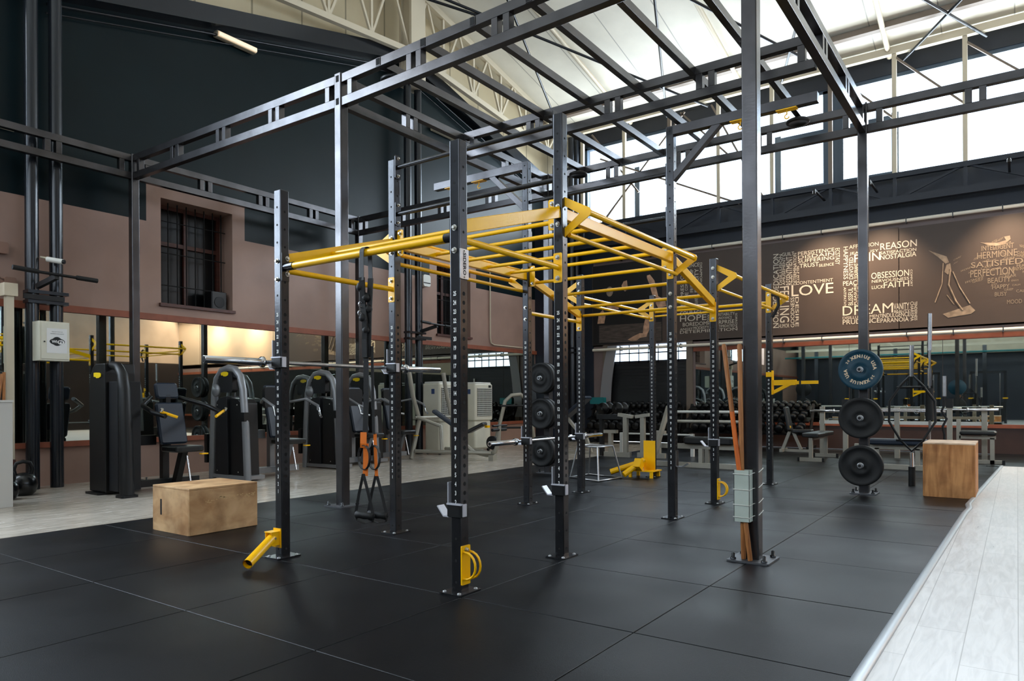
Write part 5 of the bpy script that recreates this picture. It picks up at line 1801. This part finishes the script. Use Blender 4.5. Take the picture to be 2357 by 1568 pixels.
t = thing('junction_box', 'pinkish junction boxes and cable on the wall left of the pipe columns', 'junction box', (3.25, 10.05, 2.7))
MB().rbox((3.36, 10.06, 2.95), (0.24, 0.08, 0.14), 0.02, 1, 3).rbox((3.5, 10.06, 2.55), (0.12, 0.08, 0.10), 0.015, 1, 3).build('box_pair', mat('box_pink', '8a6a5c', 0.6), t)
MB().tube([(3.32, 10.06, 2.88), (3.33, 10.06, 2.7), (3.4, 10.06, 2.58), (3.48, 10.06, 2.55)], 0.01, 6).build('cable', mat('cable_brown', '6b5348', 0.6), t)
# cream post and folding sticks at the left edge
t = thing('cream_post', 'cream square post with a cap beside the near pipe columns', 'post', (3.40, 9.75, 0))
MB().box((3.34, 9.70, 0.36), (3.42, 9.78, 2.33)).build('post', M['cream_metal'], t)
MB().box((3.31, 9.67, 2.33), (3.45, 9.81, 2.48)).build('cap', M['cream'], t)
t = thing('white_counter', 'plain white counter front cut off by the left edge', 'counter', (2.7, 8.9, 0))
MB().box((2.0, 8.33, 0.0), (2.92, 8.75, 1.07)).build('panel', mat('white_melamine', 'b9b8b4', 0.5), t, bevel=0.003)
MB().box((1.99, 8.32, 1.07), (2.925, 8.76, 1.09)).build('top', mat('white_melamine_top', 'c4c3bf', 0.4), t)


def kettlebell(x, y, s, label):
    t = thing('kettlebell', label, 'kettlebell', (x, y, 0), 0, 'black kettlebells by the counter')
    MB().lathe((x, y, 0), [(0.002, 0.0), (0.07 * s, 0.0), (0.10 * s, 0.03 * s), (0.118 * s, 0.09 * s), (0.11 * s, 0.15 * s), (0.08 * s, 0.19 * s), (0.03 * s, 0.205 * s), (0.002, 0.208 * s)], n=28).build('bell', mat('kettle_black', '0c0e12', 0.25), t)
    MB().tube([(x - 0.06 * s, y, 0.17 * s), (x - 0.075 * s, y, 0.24 * s), (x - 0.055 * s, y, 0.295 * s), (x, y, 0.31 * s), (x + 0.055 * s, y, 0.295 * s), (x + 0.075 * s, y, 0.24 * s), (x + 0.06 * s, y, 0.17 * s)], 0.017 * s, 12).build('handle', M['plastic'], t)


kettlebell(3.36, 9.30, 1.25, 'large black kettlebell on the floor right of the white counter')
kettlebell(3.10, 9.02, 1.0, 'smaller black kettlebell half hidden by the white counter')
t = thing('stick_bundle', 'orange brown wooden rods leaning behind the white counter', 'wooden rods', (3.2, 9.6, 0))
MB().tube([(3.24, 9.55, 0.0), (3.30, 9.66, 1.42)], 0.018, 8).build('rod', M['stick_wood'], t)
MB().tube([(3.05, 9.5, 0.0), (3.28, 9.66, 1.40)], 0.018, 8).build('rod', M['stick_wood'], t)
MB().box((3.18, 9.50, 0.0), (3.36, 9.62, 0.40)).build('stand', M['dark_wood'], t)

# ================================================================== FAR SIDE EQUIPMENT
def t_leg(x, y0, y1, z, th=0.05):
    return MB().box((x - th / 2, y0, 0.0), (x + th / 2, y1, 0.06)).box((x - th / 2, (y0 + y1) / 2 - 0.03, 0.06), (x + th / 2, (y0 + y1) / 2 + 0.03, z))


def capped(mb_parent, x, y0, y1, th=0.056):
    MB().box((x - th / 2, y0 - 0.004, 0.0), (x + th / 2, y0 + 0.03, 0.065)).box((x - th / 2, y1 - 0.03, 0.0), (x + th / 2, y1 + 0.004, 0.065)).build('foot_caps', M['rubber'], mb_parent)


# flat bench lengthways, right of the tall column
t = thing('flat_bench', 'flat bench on two T legs standing to the right of the wooden sticks', 'bench', (13.3, 2.87, 0))
for x in (12.80, 13.95):
    t_leg(x, 2.66, 3.08, 0.40).build('leg', M['champagne'], t)
    capped(t, x, 2.66, 3.08)
MB().box((12.8, 2.84, 0.36), (13.95, 2.90, 0.41)).build('spine', M['champagne'], t)
MB().rbox((13.35, 2.87, 0.445), (1.25, 0.28, 0.07), 0.04, 2, 5, edge=0.015).build('pad', M['black_pad'], t)

# upright adjustable bench near the far mirror
t = thing('adjustable_bench', 'black adjustable bench with raised backrest against the far dado', 'bench', (15.0, 3.78, 0))
pad('back_pad', (15.0, 3.80, 0.66), (0.26, 0.07, 0.5), Matrix.Rotation(rad(-10), 4, 'X'), M['black_pad'], t)
MB().rbox((15.0, 3.52, 0.42), (0.28, 0.38, 0.07), 0.04, 2, 5, edge=0.015).build('seat', M['black_pad'], t)
MB().bar((15.0, 3.9, 0.05), (15.0, 3.75, 0.45), 0.06, 0.06).bar((15.0, 3.55, 0.05), (15.0, 3.7, 0.4), 0.05, 0.05).build('stand', M['champagne'], t)
MB().box((14.8, 3.86, 0), (15.2, 3.92, 0.06)).box((14.97, 3.35, 0.0), (15.03, 3.9, 0.05)).build('base', M['champagne'], t)
MB().lathe((14.93, 3.75, 0.50), [(0.03, 0), (0.03, -0.04)], axis=0, n=12).build('adjuster_knob', M['yellow'], t)

# bench press station left of the sticks
cm = M['champagne']
t = thing('press_bench', 'warm grey bench press station with two pale rails seen behind the empty low hooks', 'bench', (11, 4.1, 0))
MB().box((10.66, 3.2, 0.0), (10.74, 4.9, 0.075)).build('front_base_tube', cm, t)
MB().box((10.96, 3.5, 0.27), (11.04, 4.82, 0.35)).build('bench_beam', cm, t)
MB().box((10.7, 4.0, 0.0), (10.78, 4.06, 0.3)).box((10.98, 4.0, 0.0), (11.03, 4.06, 0.28)).build('bench_leg', cm, t)
MB().rbox((11.0, 3.98, 0.41), (0.30, 0.80, 0.11), 0.05, 2, 5, edge=0.018).build('pad', M['black_pad'], t)
MB().bar((10.72, 4.84, 0.05), (11.1, 4.72, 0.95), 0.06, 0.06).build('rack_upright', cm, t)
MB().bar((10.95, 3.50, 0.05), (10.95, 3.44, 0.95), 0.06, 0.06).build('rack_upright', cm, t)
MB().tube([(11.3, 4.7, 0.86), (11.3, 3.4, 0.86)], 0.022, 10).build('rail', M['white_plastic'], t)
MB().tube([(11.3, 4.9, 0.70), (11.3, 3.35, 0.70)], 0.026, 10).build('rail', cm, t)
MB().box((11.27, 4.7, 0.0), (11.33, 4.76, 0.9)).box((11.27, 3.38, 0.0), (11.33, 3.44, 0.9)).build('rear_post', cm, t)

# twin storage stands behind the yellow stand
for k, (x, y, lab) in enumerate(((11.95, 6.10, 'warm grey stepped storage stand, the left one of two behind the wire stand'),
                                 (12.05, 5.46, 'warm grey stepped storage stand right behind the yellow barbell stand'))):
    t = thing('storage_stand', lab, 'equipment stand', (x, y, 0), 0, 'stepped storage stands')
    s = 1 if k == 0 else -1
    MB().box((x - 0.04, y - 0.27, 0.0), (x + 0.04, y + 0.27, 0.09)).build('base', cm, t)
    MB().box((x - 0.04, y - s * 0.17 - 0.04, 0.09), (x + 0.04, y - s * 0.17 + 0.04, 0.74)).build('tall_post', cm, t)
    MB().box((x - 0.04, y + s * 0.14 - 0.035, 0.09), (x + 0.04, y + s * 0.14 + 0.035, 0.44)).build('short_post', cm, t)
    MB().bar((x, y - s * 0.17 - 0.14, 0.77 - s * 0.02), (x, y - s * 0.17 + 0.14, 0.77 + s * 0.02), 0.10, 0.06).build('tall_head', cm, t)
    MB().bar((x, y + s * 0.14 - 0.13, 0.47), (x, y + s * 0.14 + 0.13, 0.47), 0.10, 0.06).build('short_head', cm, t)
t = thing('bar_rail', 'white low rail running behind the stepped storage stands', 'rail', (12.6, 5.6, 0))
MB().tube([(12.7, 6.4, 0.40), (12.7, 4.9, 0.40)], 0.018, 10).box((12.67, 6.36, 0), (12.73, 6.42, 0.42)).box((12.67, 4.9, 0), (12.73, 4.96, 0.42)).build('rail', M['white_plastic'], t)

# incline bench with navy pad seen between the uprights
t = thing('incline_bench', 'incline bench with a navy pad right of the black plates on the middle column', 'bench', (12.3, 7.3, 0))
pad('back_pad', (12.2, 7.25, 0.82), (0.28, 0.07, 1.0), Matrix.Rotation(rad(52), 4, 'X'), M['navy_pad'], t)
MB().bar((12.2, 7.6, 0.98), (12.2, 7.0, 0.35), 0.07, 0.05).build('pad_spine', cm, t)
MB().bar((12.2, 7.4, 0.75), (12.2, 7.5, 0.03), 0.06, 0.06).bar((12.2, 6.95, 0.42), (12.2, 6.8, 0.03), 0.06, 0.06).build('leg', cm, t)
MB().box((12.17, 6.7, 0.0), (12.23, 7.6, 0.05)).build('base', cm, t)

# wire trapezoid stand
t = thing('wire_stand', 'grey tubular open plyometric stand with a mesh top beside the low barbell', 'exercise stand', (8.5, 4.68, 0))
b4 = [(8.33, 4.97), (8.12, 4.42), (8.66, 4.36), (8.80, 4.95)]
t4 = [(8.38, 4.88), (8.24, 4.50), (8.60, 4.46), (8.70, 4.86)]
wm_ = M['steel']
MB().tube([(x, y, 0.012) for x, y in b4], 0.012, 8, closed=True).build('base_frame', wm_, t)
MB().tube([(x, y, 0.44) for x, y in t4], 0.012, 8, closed=True).build('top_frame', wm_, t)
for a, b in zip(b4, t4):
    MB().tube([(a[0], a[1], 0.012), (b[0], b[1], 0.44)], 0.011, 8).build('leg', wm_, t)
ms = MB()
for i in range(1, 14):
    f = i / 14
    a = Vector((*t4[0], 0.44)).lerp(Vector((*t4[3], 0.44)), f)
    b = Vector((*t4[1], 0.44)).lerp(Vector((*t4[2], 0.44)), f)
    ms.bar(a, b, 0.003, 0.003)
for i in range(1, 10):
    f = i / 10
    a = Vector((*t4[0], 0.443)).lerp(Vector((*t4[1], 0.443)), f)
    b = Vector((*t4[3], 0.443)).lerp(Vector((*t4[2], 0.443)), f)
    ms.bar(a, b, 0.003, 0.003)
ms.build('mesh_top', wm_, t)

# bar storage: hex bar, vertical barbell with sleeve pad, curl bar
t = thing('hex_bar', 'black hexagonal trap bar standing on end behind the right jump box', 'hex bar', (9.87, 1.05, 0), 0, 'specialty bars stored upright')
X_ = 9.87
MB().tube([(X_, 1.05, 1.33), (X_, 1.045, 1.71)], 0.025, 14).build('sleeve', M['chrome'], t)
MB().tube([(X_, 1.05, 0.0), (X_, 1.05, 0.40)], 0.025, 14).build('sleeve', M['chrome'], t)
MB().tube([(X_, 1.05, 0.0), (X_, 1.05, 0.23)], 0.038, 14).build('foam_cover', M['rubber'], t)
hx = [(1.05, 1.36), (1.17, 1.22), (1.29, 1.03), (1.295, 0.78), (1.17, 0.55), (1.05, 0.42), (0.93, 0.55), (0.80, 0.78), (0.805, 1.03), (0.93, 1.22)]
MB().tube([(X_, y, z) for y, z in hx], 0.0145, 10, closed=True).build('hexagon_frame', M['plastic'], t)
MB().tube([(X_ + 0.0, 1.21, 1.20), (X_, 0.90, 1.20)], 0.014, 10).tube([(X_, 1.22, 0.55), (X_, 0.92, 0.555)], 0.014, 10).build('cross_grip', M['plastic'], t)
t = thing('padded_barbell', 'barbell standing on end with a thick black foam sleeve behind the right jump box', 'barbell', (10.2, 0.89, 0), 0, 'specialty bars stored upright')
X_ = 10.2
MB().tube([(X_, 0.885, 1.66), (X_, 0.88, 2.12)], 0.025, 14).build('sleeve', M['steel'], t)
MB().tube([(X_, 0.89, 0.0), (X_, 0.885, 1.68)], 0.014, 12).build('shaft', M['chrome'], t)
MB().tube([(X_, 0.887, 1.22), (X_, 0.886, 1.44)], 0.027, 14).build('collar_sleeve', M['chrome'], t)
MB().tube([(X_, 0.888, 0.79), (X_, 0.887, 1.19)], 0.046, 18).build('foam_pad', M['rubber'], t)
t = thing('curl_bar', 'cambered curl bar standing on end right of the foam padded barbell', 'curl bar', (10.6, 0.76, 0), 0, 'specialty bars stored upright')
X_ = 10.6
MB().tube([(X_, 0.76, 1.09), (X_, 0.76, 1.35)], 0.025, 14).build('sleeve', M['steel'], t)
MB().tube([(X_, 0.76, 1.1), (X_, 0.76, 0.98), (X_, 0.79, 0.90), (X_, 0.735, 0.80), (X_, 0.78, 0.70), (X_, 0.76, 0.60), (X_, 0.76, 0.28)], 0.015, 10).build('shaft', M['plastic'], t)
MB().tube([(X_, 0.76, 0.0), (X_, 0.76, 0.3)], 0.025, 14).build('sleeve', M['steel'], t)

# bench stations behind the right column
t = thing('press_bench', 'press bench with a navy pad between the far right column and jump box', 'bench', (12.4, 1.5, 0))
MB().rbox((12.3, 1.50, 0.40), (0.34, 0.80, 0.085), 0.05, 2, 5, edge=0.02).build('pad', M['navy_pad'], t)
MB().box((12.26, 1.0, 0.28), (12.34, 2.1, 0.355)).build('bench_beam', cm, t)
MB().box((12.0, 0.9, 0.0), (12.08, 2.2, 0.07)).box((12.26, 1.2, 0.0), (12.34, 1.26, 0.3)).box((12.26, 1.75, 0.0), (12.34, 1.81, 0.3)).build('base_frame', cm, t)
MB().box((12.55, 0.80, 0.0), (12.62, 0.87, 0.98)).build('rack_upright', cm, t)
MB().box((12.55, 2.25, 0.0), (12.62, 2.32, 0.98)).build('rack_upright', cm, t)
MB().box((12.53, 0.79, 0.92), (12.64, 0.88, 1.06)).box((12.53, 2.24, 0.92), (12.64, 2.33, 1.06)).build('bar_hook', M['plastic'], t)
t = thing('curl_bench', 'black padded bench on a square grey frame at the right end of the far dado', 'bench', (13.8, 0.5, 0))
MB().rbox((13.8, 0.52, 0.50), (0.34, 0.50, 0.07), 0.04, 2, 5, edge=0.02).build('pad', M['black_pad'], t)
MB().box((13.77, 0.28, 0.40), (13.83, 0.78, 0.45)).box((13.77, 0.30, 0.0), (13.83, 0.36, 0.42)).box((13.77, 0.76, 0.0), (13.83, 0.82, 0.72)).box((13.77, 0.2, 0.0), (13.83, 0.82, 0.06)).build('frame', cm, t)
MB().box((13.76, 0.16, 0), (13.84, 0.2, 0.065)).build('foot_cap', M['rubber'], t)
t = thing('bar_stand', 'long low rack of horizontal chrome barbells before the far mirror', 'barbell rack', (14.3, 1.7, 0))
for y in (3.0, 1.75, 0.45):
    MB().box((14.27, y - 0.04, 0.0), (14.35, y + 0.04, 0.92)).build('rack_post', cm, t)
MB().box((14.28, 0.4, 0.60), (14.34, 3.05, 0.66)).build('rack_rail', M['white_plastic'], t)
barbell(3.20, 1.0, 14.22, 0.84, 'chrome barbell on the left half of the low rack before the far mirror', 'barbell', 'Y', 'chrome', 'barbells on the low rack')
barbell(2.5, 0.25, 14.16, 0.87, 'chrome barbell on the right half of the low rack before the far mirror', 'barbell', 'Y', 'chrome', 'barbells on the low rack')

# dumbbell racks with their dumbbells
def rack(y0, y1, label):
    t = thing('dumbbell_rack', label, 'dumbbell rack', (15.85, (y0 + y1) / 2, 0), 0, 'three tier dumbbell racks along the far wall')
    for y in (y0, y1):
        MB().box((15.55, y - 0.03, 0.0), (16.2, y + 0.03, 0.07)).bar((15.65, y, 0.05), (16.1, y, 0.95), 0.05, 0.07, (1, 0, 0)).build('side_frame', M['plastic'], t)
    for k, (x, z) in enumerate(((15.62, 0.36), (15.78, 0.62), (15.98, 0.86))):
        MB().cbox((0, 0, 0), (0.26, y1 - y0, 0.03), Matrix.Translation((x, (y0 + y1) / 2, z)) @ Matrix.Rotation(rad(-18), 4, 'Y')).build('shelf', M['plastic'], t)


rack(3.55, 6.25, 'long black dumbbell rack against the far dado behind the wooden sticks')
rack(6.45, 8.85, 'long black dumbbell rack in front of the dark roller shutter')
M['dumbbell'] = mat('dumbbell_rubber', '0b0c0e', 0.38, 0, 0.35)


def db_mesh(r):
    mb = MB()
    for s in (-1, 1):
        mb.lathe((0, 0, 0), [(0.01, s * 0.055), (r * 0.9, s * 0.055), (r, s * 0.07), (r, s * 0.13), (r * 0.86, s * 0.145), (0.012, s * 0.147)], axis=0, n=14)
    mb.tube([(-0.06, 0, 0), (0.06, 0, 0)], 0.015, 8)
    return mb


protos = {}
for r in (0.06, 0.075, 0.09):
    protos[r] = db_mesh(r)
n_db = 0
first = {}
tier_lab = {0.36: 'lowest', 0.62: 'middle', 0.86: 'top'}
for (ya, yb, rl) in ((3.62, 6.2, 'the rack behind the wooden sticks'), (6.52, 8.8, 'the rack before the roller shutter')):
    for (x, z, r, step) in ((15.60, 0.36, 0.09, 0.205), (15.77, 0.62, 0.075, 0.18), (15.97, 0.86, 0.06, 0.155)):
        y = ya + r
        while y < yb - r:
            if r not in first:
                o = protos[r].build('dumbbell', M['dumbbell'])
                first[r] = o
            else:
                o = first[r].copy()
                COL.objects.link(o)
            o.location = (x, y, z + 0.015 + r * 1.03)
            o.rotation_euler = (0, rad(-18), 0)
            tag(o, 'black dumbbell on the %s tier of %s' % (tier_lab[z], rl), 'dumbbell', 'dumbbells on the %s tier of %s' % (tier_lab[z], rl))
            y += step
# heavy dumbbells on the stepped stands
for (x, y, z, lab) in ((12.1, 6.42, 0.905, 'large dark dumbbell left of the stepped storage stands'), (12.1, 6.12, 0.905, 'large dark dumbbell on the left stepped stand')):
    o = MB().lathe((x, y, z), [(0.01, -0.15), (0.03, -0.16), (0.035, -0.14), (0.105, -0.14), (0.11, -0.13), (0.11, -0.08), (0.02, -0.07), (0.02, 0.07), (0.11, 0.08), (0.11, 0.14), (0.01, 0.15)], axis=0, n=24).build('large_dumbbell', M['dumbbell'])
    tag(o, lab, 'dumbbell', 'large dumbbells on the stepped stands')
t = thing('dumbbell_cradle', 'low black cradle under the large dumbbells left of the storage stands', 'equipment stand', (12.1, 6.3, 0))
MB().box((11.98, 6.0, 0.70), (12.22, 6.56, 0.79)).box((12.05, 6.48, 0), (12.15, 6.54, 0.72)).build('cradle', M['plastic'], t)
t = thing('teal_pad', 'teal padded box above the dumbbell rack at the shutter', 'pad', (15.9, 8.6, 1.0))
MB().rbox((15.9, 8.66, 1.05), (0.12, 0.40, 0.17), 0.02, 0, 3).build('pad', M['teal'], t)
MB().box((15.87, 8.63, 0.0), (15.93, 8.69, 0.97)).build('stand', M['plastic'], t)

# spot lamps added to throw warm pools on the banner and beige wall
for k, (y, z0) in enumerate(((3.3, 4.95), (2.3, 4.95), (0.1, 4.95), (-3.5, 4.6), (-6.0, 4.6))):
    x = 15.1 if k < 3 else 15.55
    z0 += 0.3 if k < 3 else 0
    s = thing('added_washer', ('added black spot lamp aimed at the banner, %s of three' % ('left', 'middle', 'right')[k]) if k < 3 else ('added black spot lamp aimed at the beige wall right of the banner, %s one' % ('near', 'far')[k - 3]), 'lamp', (x, y, z0), 0, 'added spot lamps on the girder')
    MB().lathe((x, y, z0 - 0.12), [(0.032, 0.05), (0.032, 0.1), (0.02, 0.12)], n=14).build('lamp_can', M['plastic'], s)
    MB().box((x - 0.02, y - 0.02, z0), (16.05, y + 0.02, z0 + 0.03)).build('lamp_arm', M['plastic'], s)
    L_ = lamp('added_washer_light', 'SPOT', (x, y, z0 - 0.10), (16.35, y, 3.1 if k < 3 else 3.6), 430 if k < 3 else 450, (1.0, 0.74, 0.50), spot_size=rad(74), spot_blend=1.0, shadow_soft_size=0.06)

# strip lamp washing the beige end of the far wall
t = thing('strip_lamp', 'long warm strip lamp along the top of the beige end of the far wall', 'lamp', (16.2, -5.4, 5.3), 0)
MB().box((15.82, -8.7, 5.30), (15.98, -2.1, 5.36)).build('housing', M['plastic'], t)
MB().box((15.85, -8.6, 5.285), (15.95, -2.2, 5.299)).build('diffuser', mat('strip_glow', 'fff0d8', 0.4, emit='ffdcb0', estr=3.0), t)
lamp('strip_light', 'AREA', (15.9, -5.4, 5.25), (16.5, -5.4, 3.4), 1000, (1.0, 0.86, 0.70), shape='RECTANGLE', size=6.4, size_y=0.1)

# cable stations behind the camera, mirrored in the far wall
t = thing('cable_station', 'tall dark cable station with silver guide rods, reflected in the far mirror', 'weight machine', (-3.2, 1.0, 0), 0, 'cable stations reflected in the far mirror')
for dy in (-0.6, 0.6):
    MB().box((-3.25, 1.0 + dy - 0.05, 0), (-3.15, 1.0 + dy + 0.05, 2.2)).build('upright', M['dark_pipe'], t)
    MB().tube([(-3.1, 1.0 + dy * 0.7, 0.1), (-3.1, 1.0 + dy * 0.7, 2.1)], 0.014, 8).build('guide_rod', M['chrome'], t)
    MB().box((-3.3, 1.0 + dy * 0.75 - 0.12, 0.1), (-3.12, 1.0 + dy * 0.75 + 0.12, 0.9)).build('weight_stack', M['grey_plastic'], t)
    MB().box((-3.05, 1.0 + dy - 0.09, 1.05), (-2.99, 1.0 + dy + 0.09, 1.09)).build('handle', M['yellow'], t)
MB().box((-3.25, 0.35, 2.12), (-3.15, 1.65, 2.22)).build('cross_head', M['dark_pipe'], t)
for (y_, x_) in ((-1.6, -3.6), (3.4, -3.4), (5.8, -3.0), (-4.2, -3.2)):
    dup(t, loc=(x_, y_, 0))
